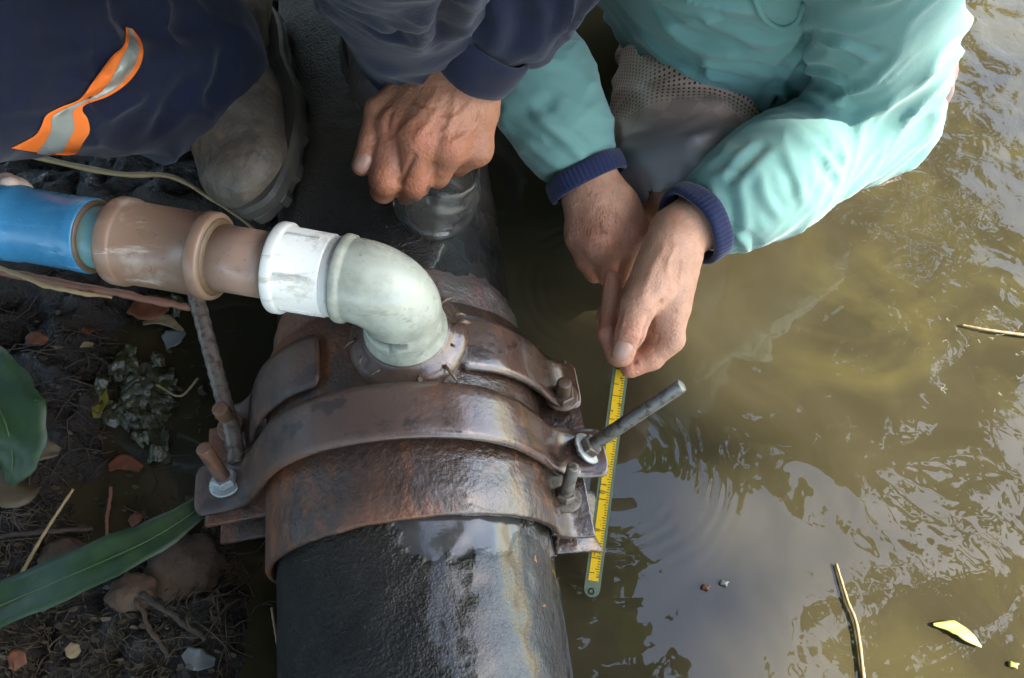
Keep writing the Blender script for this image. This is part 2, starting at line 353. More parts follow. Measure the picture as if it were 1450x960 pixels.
# ------------------------------------------------------------------ repair saddle
saddle = empty('repair_saddle', pipe_pt(.25, 0, .109), 'rusty iron repair saddle bolted around the black pipe under the white elbow', 'pipe clamp')
def prof_strip(prof, s0, s1, th, n=90, bevel=.0015, ss=None, wob=0):
    "a plate that follows the outline prof (lateral, z) and spans s0..s1 along the pipe, th thick"
    pr = spline([(a, b, 0) for a, b in prof], n)[:, :2]; tn = np.gradient(pr, axis=0); tn /= np.linalg.norm(tn, axis=1, keepdims=True)
    nr = np.stack([-tn[:, 1], tn[:, 0]], 1)
    sec = [(s0 + bevel, th), (s0, th - bevel), (s0, 0), (s1, 0), (s1, th - bevel), (s1 - bevel, th)]
    sec = [(s0 + bevel, th)] + [(s0 + bevel + (s1 - s0 - 2 * bevel) * i / 8., th) for i in range(1, 8)] + [(s1 - bevel, th), (s1, th - bevel), (s1, 0), (s0, 0), (s0, th - bevel)]
    m = len(sec); v = []
    for i in range(n):
        for (s, d) in sec:
            w = wob * float(fbm(np.array([[i * .12, s * 30, 0]]), 2, 5)[0]) if wob else 0
            w2 = wob * 1.2 * float(fbm(np.array([[i * .10, 3 + (s > (s0 + s1) / 2), 0]]), 2, 15)[0]) if wob else 0
            o = pr[i] + nr[i] * (d + w * .5); v.append(pipe_pt(s + w2, o[0], o[1]))
    f = [(i * m + j, i * m + (j + 1) % m, (i + 1) * m + (j + 1) % m, (i + 1) * m + j) for i in range(n - 1) for j in range(m)]
    f += [tuple(range(m))[::-1], tuple((n - 1) * m + j for j in range(m))]
    return v, f
def arc(r, a0, a1, n): return [(r * math.sin(R(a)), r * math.cos(R(a))) for a in np.linspace(a0, a1, n)]
# the wide upper half shell with its two flanges
shell = arc(.1135, -96, 96, 29)
link('upper_shell', mesh('upper_shell', *prof_strip(shell, .158, .334, .0045, 150, wob=.0012)), M['saddle_rust'], saddle)
low = arc(.1125, -100, -260, 25)
link('lower_shell', mesh('lower_shell', *prof_strip(low[::-1], .150, .332, .0045, 120, wob=.001)), M['saddle_rust'], saddle)
# flanges: pairs of plates where the two halves are bolted together
link('flange', mesh('flange', *prof_strip([(.108, .020), (.117, .008), (.126, -.002), (.136, -.005), (.146, -.006)], .157, .214, .0048, 26, wob=.0010)), M['saddle_rust'], saddle)
link('flange', mesh('flange', *prof_strip([(.112, -.018), (.132, -.022), (.145, -.030), (.156, -.040)], .150, .206, .004, 24, wob=.0015)), M['saddle_rust'], saddle)
link('flange', mesh('flange', *prof_strip([(-.176, -.018), (-.150, -.014), (-.130, -.012), (-.110, -.008)], .215, .305, .005, 24, wob=.001)), M['saddle_rust'], saddle)
link('flange', mesh('flange', *prof_strip([(-.170, -.040), (-.140, -.036), (-.110, -.034)], .205, .300, .005, 24, wob=.001)), M['saddle_rust'], saddle)
# the front strap: an outline with rounded ears
def strap(name, prof, sc, hw, th, n=170, ear=.007):
    pr = spline([(a, b, 0) for a, b in prof], n)[:, :2]; tn = np.gradient(pr, axis=0); L = np.concatenate([[0], np.cumsum(np.linalg.norm(np.diff(pr, axis=0), axis=1))])
    tn /= np.linalg.norm(tn, axis=1, keepdims=True); nr = np.stack([-tn[:, 1], tn[:, 0]], 1); v = []; m = 12
    for i in range(n):
        e = min(L[i], L[-1] - L[i]); c = hw if e > ear else hw - ear + math.sqrt(max(0, ear ** 2 - (ear - e) ** 2)) * 1.0
        c = max(c, hw - ear * .9)
        for k in range(m):
            if k < 9: s, d = -c + 2 * c * k / 8., th * (1 - (.28 if k in (0, 8) else 0))
            elif k == 9: s, d = c * .998, 0
            elif k == 10: s, d = 0, 0
            else: s, d = -c * .998, 0
            o = pr[i] + nr[i] * d; v.append(pipe_pt(sc(pr[i][0]) + s, o[0], o[1]))
    f = [(i * m + j, i * m + (j + 1) % m, (i + 1) * m + (j + 1) % m, (i + 1) * m + j) for i in range(n - 1) for j in range(m)]
    f += [tuple(range(m))[::-1], tuple((n - 1) * m + j for j in range(m))]
    return link(name, mesh(name, v, f), M['strap_rust'], saddle)
fp = [(-.178, .004), (-.150, .010), (-.128, .026), (-.110, .057), (-.085, .096), (-.048, .1235), (0, .133), (.048, .1235), (.083, .098), (.106, .060), (.120, .030), (.136, .016), (.150, .012), (.166, .011)]
strap('front_strap', fp, lambda l: .231 - .05 * l, .0215, .0042)
rp = [(-.156, .000), (-.142, .004), (-.128, .020), (-.116, .046), (-.102, .070), (-.080, .0935), (-.052, .1085)]
strap('rear_strap', rp, lambda l: .294, .023, .004, 70)
strap('rear_strap', [(-a, b) for a, b in rp[::-1]], lambda l: .294, .024, .004, 70)
# the ribbed neck the elbow is cemented into
EB = P(577, 476, .121); ez = np.array([0, 0, 1.])
nv, nf = lathe(EB - [0, 0, .012], (0, 0, 1), [(0, .0465), (.010, .0450), (.014, .0400), (.016, .0350), (.022, .0335), (.024, .030)], 64, True)
nv = nv + .0012 * fbm(nv * 90, 3, 4)[:, None]
link('neck', mesh('neck', nv, nf), M['strap_rust'], saddle)
# drips of cement round the neck
dr = []
for i in range(20):
    a = random.uniform(0, 2 * math.pi); r0 = random.uniform(.033, .042); l = random.uniform(.006, .018)
    p = EB + np.array([math.cos(a) * r0, math.sin(a) * r0, .004 + random.uniform(-.002, .004)]); d = np.array([math.cos(a + random.uniform(-.9, .9)) * l, math.sin(a + random.uniform(-.6, .6)) * l, -.004])
    dr.append(sweep([p, p + d * .5 + [0, 0, .0015], p + d], [.0014, random.uniform(.0008, .0014), .0004], 8))
o = link('cement_drips', mesh('cement_drips', *joinm(dr)), M['sealant_drip'], saddle); o['kind'] = 'stuff'

def thread(base, tip, r, pitch=.0018, seg=14):
    base, tip = V(base), V(tip); L = np.linalg.norm(tip - base); n = int(L / pitch * 2); pr = [(0, r)]
    for i in range(n): pr.append((i * pitch / 2 + .0004, r if i % 2 else r * .87))
    pr.append((L - .0006, r * .9)); pr.append((L, r * .7)); return lathe(base, tip - base, pr, seg)
def hexnut(base, ax, r, h):
    v, f = lathe(base, ax, [(0, r * .95), (h * .12, r), (h * .85, r), (h, r * .9)], 6); return v, f
def bolt(root, tip, r, mat, nutmat, washmat, nut=True, rod=None):
    ax = unit(V(tip) - V(root)); b = link('bolt', mesh('bolt', *thread(V(root) - ax * .02, tip, r)), M[mat], saddle)
    if washmat: link('washer', mesh('washer', *lathe(V(root), ax, [(0, .0145), (.0018, .0145), (.0024, .0135), (.0024, r)], 28)), M[washmat], b)
    if nut: link('nut', mesh('nut', *hexnut(V(root) + ax * .0025, ax, r * 1.6, .0070)), M[nutmat], b, smooth=False)
    return b
# left ear: short rusty stud through the front strap, long dull rod leaning up behind the plastic pipe
b1 = pipe_pt(.240, -.150, .0155); bolt(b1, P(288, 634, .062), .0063, 'bolt_rust', 'zinc_bright', 'zinc_bright')
b2 = pipe_pt(.292, -.147, .010); bolt(b2, P(311, 578, .050), .0068, 'bolt_rust', 'bolt_rust', 'bolt_rust')
rb = b1 + np.array([.006, .016, .004]); tip = P(274, 405, .060)
rp_ = spline([rb, rb + [-.004, .020, .004], rb * .5 + tip * .5 + [.002, 0, .002], tip, tip + (tip - rb) * .12], 60)
rad = [.0072 if i % 2 else .0066 for i in range(60)]
rod = link('long_rod', mesh('long_rod', *sweep(rp_, rad, 14)), M['zinc_dirty'], saddle); rod['label'] = 'long dull threaded rod leaning behind the plastic pipe'
# right side
b3 = pipe_pt(.2255, .150, .0185); rodr = bolt(b3, P(966, 545, .092), .0061, 'zinc', 'zinc_dirty', 'zinc_bright'); rodr['label'] = 'long threaded stud pointing out over the water'
b4 = pipe_pt(.190, .126, .0050); bolt(b4, P(812, 661, .047), .0055, 'zinc', 'zinc_dirty', 'zinc_dirty')
b5 = pipe_pt(.279, .139, .0105); bolt(b5, b5 + np.array([.001, .002, .026]), .0068, 'bolt_rust', 'bolt_rust', 'bolt_rust')
# square plate under the rear right bolt
pl = []
for (l, s) in ((.112, .240), (.156, .236), (.153, .300), (.112, .304)): pl.append((l, s))
v = [pipe_pt(s, l, z) for z in (-.004, .0005) for l, s in pl]
link('flange_plate', mesh('flange_plate', v, [(3, 2, 1, 0), (4, 5, 6, 7), (0, 1, 5, 4), (1, 2, 6, 5), (2, 3, 7, 6), (3, 0, 4, 7)]), M['saddle_rust'], saddle, smooth=False)

# ------------------------------------------------------------------ plastic pipe run
PH = .190; hd = unit(P(0, 316, PH) - P(470, 395, PH)); EC = np.array([EB[0], EB[1], PH])
run = empty('plastic_pipe_run', EB + [0, 0, .012], 'white plastic elbow joined to white, brown and blue pipe fittings above the saddle', 'plastic pipe')
RB = .030
path = [EB + [0, 0, z] for z in (.006, .010, .013, .016, .022, .040)]
K = .895
rads = [.0335, .0352, .0352, .0335, .0327, .0327]
c0 = EC + hd * RB - [0, 0, RB]
for a in np.linspace(0, 90, 22):
    path.append(c0 - hd * RB * math.cos(R(a)) + np.array([0, 0, RB * math.sin(R(a))])); rads.append(.0327 + .0005 * math.sin(R(a * 2)))
for d, r in ((.0315, .0328), (.0325, .0345), (.0365, .0350), (.0380, .0345), (.0385, .0322)):
    path.append(EC + hd * d); rads.append(r)
link('elbow', mesh('elbow', *sweep(path, V(rads) * K, 64)), M['pvc_elbow'], run)
def fit(name, mat, prof, seg=56):
    return link(name, mesh(name, *lathe(EC, hd, [(d, r * K) for d, r in prof], seg)), M[mat], run)
tp = [(.0375, .0296)]
for i in range(9): tp.append((.0380 + i * .0009, .0316 if i % 2 else .0306))
fit('thread_tape', 'tape_white', tp + [(.0465, .029)])
wc = fit('white_adapter', 'pvc_white', [(.0452, .027), (.0452, .0314), (.0465, .0325), (.0755, .0331), (.0765, .0348), (.0778, .0359), (.0825, .0361), (.0838, .0355), (.0843, .0340), (.0843, .0262)])
# moulded wings on the adapter
up_ = np.array([0, 0, 1.]); sd = np.cross(hd, up_)
for a in (20, 140, 260, 78, 200, 320):
    d = up_ * math.cos(R(a)) + sd * math.sin(R(a)); tt = np.cross(hd, d); hw = .0011 if a in (20, 140, 260) else .0008
    c = [EC + hd * u + d * r * K + tt * w for u in (.051, .074) for r in (.031, .0341) for w in (-hw, hw)]
    link('rib', mesh('rib', c, [(0, 2, 3, 1), (4, 5, 7, 6), (0, 1, 5, 4), (2, 6, 7, 3), (1, 3, 7, 5), (0, 4, 6, 2)]), M['pvc_white'], wc, smooth=False)
fit('glue_ring', 'glue', [(.0835, .0250), (.0840, .0270), (.0858, .0266), (.0868, .0252)])
fit('tan_pipe', 'pvc_tan', [(.080, .0262), (.135, .0264)])
fit('glue_ring', 'glue', [(.1260, .0262), (.1268, .0290), (.1288, .0314), (.1302, .030)])
fit('brown_coupling', 'pvc_brown', [(.1282, .0268), (.1282, .0326), (.1290, .0340), (.1302, .0347), (.1365, .0349), (.1378, .0340), (.1386, .0331), (.1640, .0328), (.1905, .0331), (.1915, .0341), (.1928, .0352), (.2000, .0354), (.2020, .0346), (.2030, .0331), (.2030, .025)])
fit('glue_ring', 'glue', [(.2020, .0245), (.2032, .0262), (.2055, .0258), (.2065, .0245)])
fit('teal_pipe', 'pvc_teal', [(.198, .0250), (.232, .0252)])
fit('glue_ring', 'glue', [(.2185, .0248), (.2190, .0290), (.2206, .0292), (.2210, .0270)])
fit('blue_coupling', 'pvc_blue', [(.2202, .0255), (.2202, .0295), (.2215, .0302), (.2290, .0303), (.2310, .0298), (.2640, .0296), (.2740, .0296), (.2760, .0308), (.2880, .0314), (.2900, .0308), (.2910, .0296), (.72, .0292)])
# pale lump on the blue pipe, a made-up stand-in of no known stuff
lump = EC + hd * .289 - sd * -.024 + up_ * .006
v, f = nets(bones_sdf([(lump, lump + [.002, -.006, .012], .009, .007), (lump + [-.01, .004, 0], lump + [0, 0, -.006], .010, .008)], .006), lump - .035, lump + .035, .0018)
simple('lump_beige', (.50, .40, .33), .5, .12, 60, .2, 200, .0006)
link('pale_lump', mesh('pale_lump', v, f), M['lump_beige'], run)
# ------------------------------------------------------------------ people: materials
def skin(name, a, b, c, bscale=260):
    t = NT(name)
    col = t.mix(t.ramp(t.noise(28, 5, .6), [(.3, 0.), (.7, 1.)]), a, b)
    col = t.mix(t.ramp(t.noise(70, 4, .6, t.map(loc=(4, 2, 9))), [(.45, 0.), (.75, .75)]), col, c)
    fl = t.attr('flush')[2]; col = t.mix(t.math('MULTIPLY', fl, .55), col, tuple(x * y for x, y in zip(b, (1.02, .66, .60))))
    col = t.mix(t.ramp(t.noise(420, 2, .5), [(.60, 0.), (.72, .35)]), col, tuple(x * .45 for x in a))
    t.inp(Base_Color=col, Roughness=t.ramp(t.noise(120, 3), [(.3, .42), (.7, .60)]), Subsurface_Weight=.05, Subsurface_Scale=.006, Specular_IOR_Level=.42)
    t.b.inputs['Subsurface Radius'].default_value = (1, .35, .2)
    cr = t.math('ADD', t.math('MULTIPLY', t.voro(bscale, 'DISTANCE_TO_EDGE'), .7), t.math('MULTIPLY', t.noise(700, 3), .5))
    t.bump(t.math('ADD', cr, t.math('MULTIPLY', t.noise(90, 3), .9)), .65, .0014); M[name] = t.m
skin('skin_dark', (.29, .125, .068), (.37, .165, .092), (.24, .095, .050))
skin('skin_light', (.42, .225, .140), (.50, .285, .185), (.36, .165, .10))
simple('nail_dark', (.34, .19, .14), .35, .1, 60, .05, 300, .0003)
simple('nail', (.50, .29, .215), .32, .08, 60, .05, 300, .0003)
def fabric(name, col, rough=.8, weave=900, var=.12, stain=None, sheen=.2, bstr=.25, co=None):
    t = NT(name); n = t.noise(9, 5, .6)
    c = t.mix(n, [x * (1 - var) for x in col], [x * (1 + var) for x in col])
    if stain: c = t.mix(t.ramp(t.noise(16, 5, .65, t.map(loc=(2, 7, 1))), [(.5, 0.), (.75, .7)]), c, stain)
    t.inp(Base_Color=c, Roughness=rough, Sheen_Weight=sheen, Specular_IOR_Level=.16)
    w = t.math('ADD', t.noise(weave, 2, .5), t.math('MULTIPLY', t.noise(60, 3), .9)); t.bump(t.math('ADD', w, t.math('MULTIPLY', t.noise(260, 3), .5)), bstr * 1.5, .0010); M[name] = t.m; return t
fabric('navy', (.0095, .0125, .029), .85, 1100, .18, stain=(.020, .019, .026), sheen=.12)
t = fabric('teal_shirt', (.130, .258, .234), .85, 1300, .07, stain=(.125, .24, .21), sheen=.25, bstr=.18)
fabric('cuff_navy', (.012, .018, .055), .8, 1500, .1)
fabric('tape_orange', (.90, .20, .035), .6, 1200, .06, sheen=0)
simple('tape_silver', (.40, .42, .37), .38, .12, 60, .2, 500, .0006, dirt=(.24, .25, .22), dscale=60, dthr=(.5, .7), Metallic=.25)
simple('boot_leather', (.095, .079, .060), .50, .6, 26, .9, 90, .003, dirt=(.215, .158, .104), dscale=19, dthr=(.47, .63))
simple('boot_sole', (.065, .057, .046), .55, .3, 25, .5, 160, .0012, dirt=(.10, .080, .055), dscale=30, dthr=(.48, .66))
simple('boot_shaft', (.045, .047, .050), .22, .25, 20, .3, 120, .0012, dirt=(.075, .066, .05), dscale=24, dthr=(.55, .75))
simple('hair', (.012, .010, .008), .6, .3, 60, .8, 400, .003)
t = NT('shorts'); at = t.attr('along')[2]
g = t.ramp(at, [(0., (.62, .41, .295)), (.42, (.56, .37, .275)), (.60, (.32, .215, .175)), (.76, (.145, .115, .11)), (.88, (.135, .13, .135)), (1., (.19, .195, .205))])
ck = t.n.new('ShaderNodeTexChecker'); t.set(ck.inputs[0], t.map((1, 1, 1), rot=(.4, .2, R(45)))); ck.inputs['Scale'].default_value = 42
g = t.mix(t.math('MULTIPLY', ck.outputs[1], t.math('MULTIPLY', t.ramp(at, [(.25, 0.), (.45, .28), (.7, .16), (.85, 0.)]), 1.)), g, (.05, .038, .036))
wv = t.attr('warp')[2]; wf = t.attr('weft')[2]; kdot = 2 * math.pi / .0105
dots = t.math('MULTIPLY', t.math('SINE', t.math('MULTIPLY', t.math('ADD', wv, wf), kdot)), t.math('SINE', t.math('MULTIPLY', t.math('SUBTRACT', wv, wf), kdot)))
hol = t.math('MULTIPLY', t.ramp(dots, [(.40, 0.), (.55, 1.)]), t.ramp(at, [(.40, 1.), (.52, 0.)]))
g = t.mix(hol, g, (.040, .022, .020)); t.inp(Base_Color=g, Roughness=.42, Specular_IOR_Level=.5); t.bump(t.math('SUBTRACT', t.noise(60, 3), hol), .3, .0008); M['shorts'] = t.m

# ------------------------------------------------------------------ hands
def hand(palm, fingers, h=.0014, kp=.010, kf=.0022, kj=.006, veins=(), creases=(), flush=(), extra=.0):
    allb = list(palm) + [b for c in fingers for b in c]; lo, hi = bounds(allb, .008)
    def F(X, Y, Z):
        d = None
        for b in palm: e = bone_d(X, Y, Z, *b); d = e if d is None else smin(d, e, kp)
        g = None
        for c in fingers:
            w = None
            for b in c: e = bone_d(X, Y, Z, *b); w = e if w is None else smin(w, e, .003)
            g = w if g is None else smin(g, w, kf)
        return smin(d, g, kj)
    v, q = nets(F, lo, hi, h)
    n = vnormals(v, q); dis = .0005 * fbm(v * 90, 3, 6) + .0008 * fbm(v * 38, 2, 2)
    for line, amp, wd in list(veins) + list(creases):
        line = V(line); dm = np.full(len(v), 9.)
        for i in range(len(line) - 1):
            dm = np.minimum(dm, bone_d(v[:, 0], v[:, 1], v[:, 2], line[i], line[i + 1], 0, 0))
        dis += amp * np.exp(-(dm / wd) ** 2)
    v = v + n * dis[:, None]
    fl = np.zeros(len(v))
    for p, r in flush: fl = np.maximum(fl, np.exp(-((v - V(p)) ** 2).sum(1) / r ** 2))
    return v, q, fl
def surf(v, q, px, py):
    "where the sight line of this place of the photograph meets the mesh"
    bv = BVHTree.FromPolygons([Vector(x) for x in v], [tuple(x) for x in q.tolist()]); out = []
    for a, b in zip(px, py):
        hit = bv.ray_cast(Vector(CAM), Vector(ray(a, b)).normalized())
        out.append(None if hit[0] is None else (np.array(hit[0]), np.array(hit[1])))
    return out
def nail(tip, dirv, nrm, w, l, parent, mat='nail'):
    "a curved nail plate"
    dirv = unit(dirv); nrm = unit(V(nrm) - dirv * (V(nrm) @ dirv)); sd_ = np.cross(dirv, nrm); vv, ff = [], []
    for i in range(7):
        for j in range(7):
            u = i / 6 * 2 - 1; s = j / 6 * 2 - 1; ww = w * (1 - .25 * max(0, u) ** 3 - .2 * max(0, -u) ** 4)
            vv.append(V(tip) + dirv * (u * l) + sd_ * (s * ww) + nrm * (.0011 - .0024 * s * s - .0010 * abs(u) ** 3 - (.0006 if abs(s) > .9 or abs(u) > .9 else 0)))
    for i in range(6):
        for j in range(6): ff.append((i * 7 + j, i * 7 + j + 1, (i + 1) * 7 + j + 1, (i + 1) * 7 + j))
    return link('nail', mesh('nail', vv, ff), M[mat], parent)
def set_attr(me, name, vals):
    a = me.attributes.new(name, 'FLOAT', 'POINT'); a.data.foreach_set('value', np.asarray(vals, np.float32))
def body_mesh(parts):
    "parts: (verts, quads, flush or None) -> one mesh"
    vs_, qs, fl, o = [], [], [], 0
    for v, q, f in parts: vs_.append(v); qs.append(q + o); fl.append(np.zeros(len(v)) if f is None else f); o += len(v)
    me = mesh('body', np.concatenate(vs_), np.concatenate(qs)); set_attr(me, 'flush', np.concatenate(fl)); return me
def head_bones(c, fwd, s=1.):
    c = V(c); fwd = unit(fwd); up = np.array([0, 0, 1.]); up = unit(up - fwd * (up @ fwd)); rt = np.cross(fwd, up)
    g = lambda f, r, u: c + (fwd * f + rt * r + up * u) * s
    b = [(g(-.02, 0, .04), g(.015, 0, .045), .078, .075), (g(.03, 0, -.01), g(.045, 0, -.065), .060, .034), (g(.0, -.035, -.01), g(.035, -.025, -.06), .045, .03), (g(.0, .035, -.01), g(.035, .025, -.06), .045, .03)]
    b += [(g(.088, 0, .015), g(.104, 0, -.018), .008, .013), (g(.082, -.018, -.048), g(.082, .018, -.048), .010, .010)]
    b += [(g(-.01, -.082, .01), g(-.012, -.084, -.02), .014, .010), (g(-.01, .082, .01), g(-.012, .084, -.02), .014, .010)]
    return b, g
def add_head_bits(c, fwd, parent):
    b, g = head_bones(c, fwd)
    for s in (-1, 1):
        link('eye', mesh('eye', *lathe(g(.066, s * .031, .012), g(.08, s * .031, .012) - g(.066, s * .031, .012), [(0, .012), (.006, .0105), (.010, .006), (.012, .001)], 14)), M['tape_white'], parent)
    v, q = nets(bones_sdf([(g(-.025, 0, .05), g(.012, 0, .062), .082, .076), (g(-.05, 0, .0), g(-.055, 0, -.04), .06, .045)], .03), g(0, 0, 0) - .2, g(0, 0, 0) + .2, .006)
    v = v + vnormals(v, q) * (.003 * fbm(v * 60, 3, 2))[:, None]
    m = (v - g(0, 0, 0)) @ unit(fwd) < .072
    link('hair', mesh('hair', v, q[m[q].all(1)]), M['hair'], parent)

def crease(v, q, lines, smooth=1):
    "press folds into the cloth: (points on it, height, width)"
    n = vnormals(v, q); bv = BVHTree.FromPolygons([Vector(x) for x in v], [tuple(x) for x in q.tolist()]); dis = np.zeros(len(v))
    for pts, amp, wd in lines:
        l = []
        for px, py in spline([(a, b, 0) for a, b in pts], 24)[:, :2]:
            hit = bv.ray_cast(Vector(CAM), Vector(ray(px, py)).normalized())
            if hit[0] is not None: l.append(np.array(hit[0]))
        if len(l) < 3: continue
        l = np.array(l); m = ((v > l.min(0) - wd * 5) & (v < l.max(0) + wd * 5)).all(1); w = v[m]; dm = np.full(len(w), 9.); tt = np.zeros(len(w))
        for i in range(len(l) - 1):
            d = bone_d(w[:, 0], w[:, 1], w[:, 2], l[i], l[i + 1], 0, 0); c = d < dm; dm[c] = d[c]; tt[c] = i / (len(l) - 1)
        e = np.clip(np.sin(math.pi * np.clip(tt, 0, 1)) * 1.6, 0, 1)
        dis[m] += amp * e * (np.exp(-(dm / wd) ** 2) - .55 * np.exp(-((dm - 1.9 * wd) / wd) ** 2))
    return v + n * dis[:, None], q

# ------------------------------------------------------------------ worker in navy overalls
man1 = empty('person', pipe_pt(.62, 0, .109), 'person in navy overalls with an orange and silver band, squatting astride the black pipe', 'person')
W1 = P(652, 100, .214); EL1 = np.array([.095, .51, .42]); SH1 = np.array([.05, .76, .60])
mcp = [P(560, 186, .186), P(594, 197, .192), P(636, 206, .186), P(672, 210, .172)]
pal = [(W1 + unit(EL1 - W1) * .09, W1, .029, .026)]
wr = [P(618, 112, .208), P(637, 118, .212), P(658, 128, .208), P(676, 140, .200)]
for w, m, r in zip(wr, mcp, (.0150, .0155, .0150, .0135)): pal.append((w, m, r + .004, r))
pal.append((W1, P(612, 150, .180), .024, .020)); pal.append((W1, P(650, 170, .176), .022, .020)); pal.append((P(560, 165, .168), P(640, 190, .160), .018, .016))
pal.append((P(686, 150, .200), P(690, 158, .196), .0085, .007))
fin = [chain([P(585, 132, .194), P(540, 158, .188), P(527, 200, .182), P(512, 234, .172)], [.0185, .0128, .0100, .0082]),
       chain([mcp[0], P(546, 254, .166), P(543, 268, .142), P(556, 262, .128)], [.0158, .0128, .0108, .0090]),
       chain([mcp[1], P(588, 256, .162), P(580, 270, .138), P(592, 262, .124)], [.0158, .0130, .0108, .0090]),
       chain([mcp[2], P(618, 246, .158), P(608, 250, .140), P(616, 244, .130)], [.0150, .0112, .0095, .008]),
       chain([mcp[3], P(648, 232, .152), P(636, 236, .138)], [.0140, .0105, .009])]
h1v, h1q, _ = hand(pal, fin)
def on_surf(v, q, pts):
    return [x[0] for x in surf(v, q, [p[0] for p in pts], [p[1] for p in pts]) if x is not None]
vein = [([(588, 150), (605, 160), (622, 168), (640, 168), (655, 160), (664, 148)], .0013, .0021), ([(640, 200), (655, 194), (666, 186), (674, 176), (680, 160)], .0014, .0021), ([(640, 168), (630, 185), (612, 190)], .0009, .002),
        ([(590, 195), (612, 165), (628, 135)], .0010, .0028), ([(630, 205), (640, 170), (645, 135)], .0009, .0028), ([(566, 188), (598, 158), (620, 130)], .0009, .003),
        ([(586, 222), (576, 240), (567, 258)], -.0022, .0020), ([(552, 160), (548, 182), (553, 192)], -.0022, .0028), ([(615, 232), (606, 248)], -.002, .002),
        ([(597, 148), (612, 153), (622, 150)], -.0008, .0014), ([(586, 162), (600, 170), (614, 176)], -.0007, .0014), ([(560, 244), (548, 250), (538, 249)], -.0006, .0013), ([(596, 246), (588, 252), (578, 250)], -.0006, .0013),
        ([(530, 196), (518, 200)], -.0006, .0013), ([(531, 203), (517, 207)], -.0006, .0013), ([(640, 95), (655, 108), (668, 128)], -.0007, .002)]
vl = []
for l, a, w in vein:
    s_ = on_surf(h1v, h1q, l)
    if len(s_) > 1: vl.append((spline(s_, 12), a, w))
h1v, h1q, h1f = hand(pal, fin, veins=vl, flush=[(P(548, 255, .18), .016), (P(588, 258, .176), .015), (P(512, 232, .18), .012), (P(594, 200, .206), .018), (P(640, 210, .2), .014), (P(560, 190, .2), .014)])
HD1 = np.array([-.10, .62, .86])
hb, g1 = head_bones(HD1, (.1, -.75, -.6))
bb = hb + [(HD1 - [0, -.03, .05], np.array([-.12, .74, .66]), .055, .06), (np.array([-.12, .78, .60]), np.array([-.15, .90, .35]), .12, .12), (W1 + unit(EL1 - W1) * .06, EL1, .026, .036), (EL1, SH1, .038, .045)]
bl, bh = bounds(bb, .02); bv_, bq_ = nets(bones_sdf(bb, .02), bl, bh, .0055)
body1 = link('body', body_mesh([(h1v, h1q, h1f), (bv_, bq_, None)]), M['skin_dark'], man1)
add_head_bits(HD1, (.1, -.75, -.6), man1)
hit = surf(h1v, h1q, [513], [231])[0]
if hit: nail(hit[0] + hit[1] * .0004, P(507, 240, .17) - P(518, 222, .177), hit[1], .0062, .0075, body1, 'nail_dark')
# overalls: splayed legs, body, sleeves
BOOT1_UP = unit(LA * math.sin(R(-25)) + ez * math.cos(R(-25))); BOOT2_UP = unit(LA * math.sin(R(14)) + ez * math.cos(R(14)))
B1O = pipe_pt(.470, -.100, .070); B1F = -AX + LA * .05; B1F = unit(B1F - BOOT1_UP * (B1F @ BOOT1_UP))
B2O = pipe_pt(.505, 0, 0) + BOOT2_UP * .1145; B2F = -AX
AN1 = P(240, 80, .15); AN2 = P(580, 48, .205)
KN1 = P(-190, 50, .300); HP1 = np.array([-.27, .86, .29]); KN2 = P(560, -230, .43); HP2 = np.array([-.07, .90, .31])
RSH = np.array([-.29, .80, .60]); REL = np.array([-.42, .62, .46]); RWR = np.array([-.40, .40, .42])
CUF1 = W1 + unit(EL1 - W1) * .022
ov = chain([AN1, KN1, HP1], [.083, .080, .095]) + chain([AN2, KN2, HP2], [.048, .066, .090])
ov += [(np.array([-.17, .95, .31]), np.array([-.13, .82, .60]), .15, .14), (RSH, SH1, .08, .08)]
ov += chain([CUF1 + unit(EL1 - W1) * .042, EL1, SH1], [.044, .056, .072]) + chain([RWR, REL, RSH], [.042, .055, .07])
fo = [(.0065, .065, .8, .9, 3), (.009, .07, .4, .9, 5), (.0050, .050, .6, 1., 8), (.006, .06, .4, .9, 4), (.006, .08, .3, 1.4, 6), (.005, .08, .3, 1.2, 7), (.0085, .045, 1.0, 1.0, 9), (.006, .06, .5, .9, 10), (.005, .05, .5, .9, 11), (.005, .05, .5, .9, 12)]
l_, lq_ = cloth(ov[:6], fo[:6], .028, .0048); a_, aq_ = cloth(ov[6:], fo[6:], .028, .0048)
ovv = np.concatenate([l_, a_]); ovq = np.concatenate([lq_, aq_ + len(l_)])
ovv, ovq = crease(ovv, ovq, [([(-5, 101), (69, 100), (131, 91)], -.006, .006), ([(-5, 127), (52, 127), (96, 120)], -.005, .006), ([(137, 22), (144, 68), (130, 94)], -.005, .006), ([(112, 156), (150, 138), (178, 122), (205, 90)], -.008, .007),
    ([(150, 8), (190, 36), (241, 44), (300, 26)], -.009, .011), ([(282, 158), (309, 117), (320, 62)], -.005, .008), ([(215, 200), (240, 150), (270, 110)], -.004, .008), ([(627, 70), (632, 34), (645, -10)], -.010, .008), ([(700, 120), (730, 60), (742, 0)], -.005, .008), ([(500, 30), (560, 48), (610, 30)], -.004, .006), ([(760, 100), (770, 60), (800, 20)], .004, .008), ([(20, 60), (80, 62), (130, 50)], -.004, .007)])
over = link('overalls', mesh('overalls', ovv, ovq), M['navy'], man1)
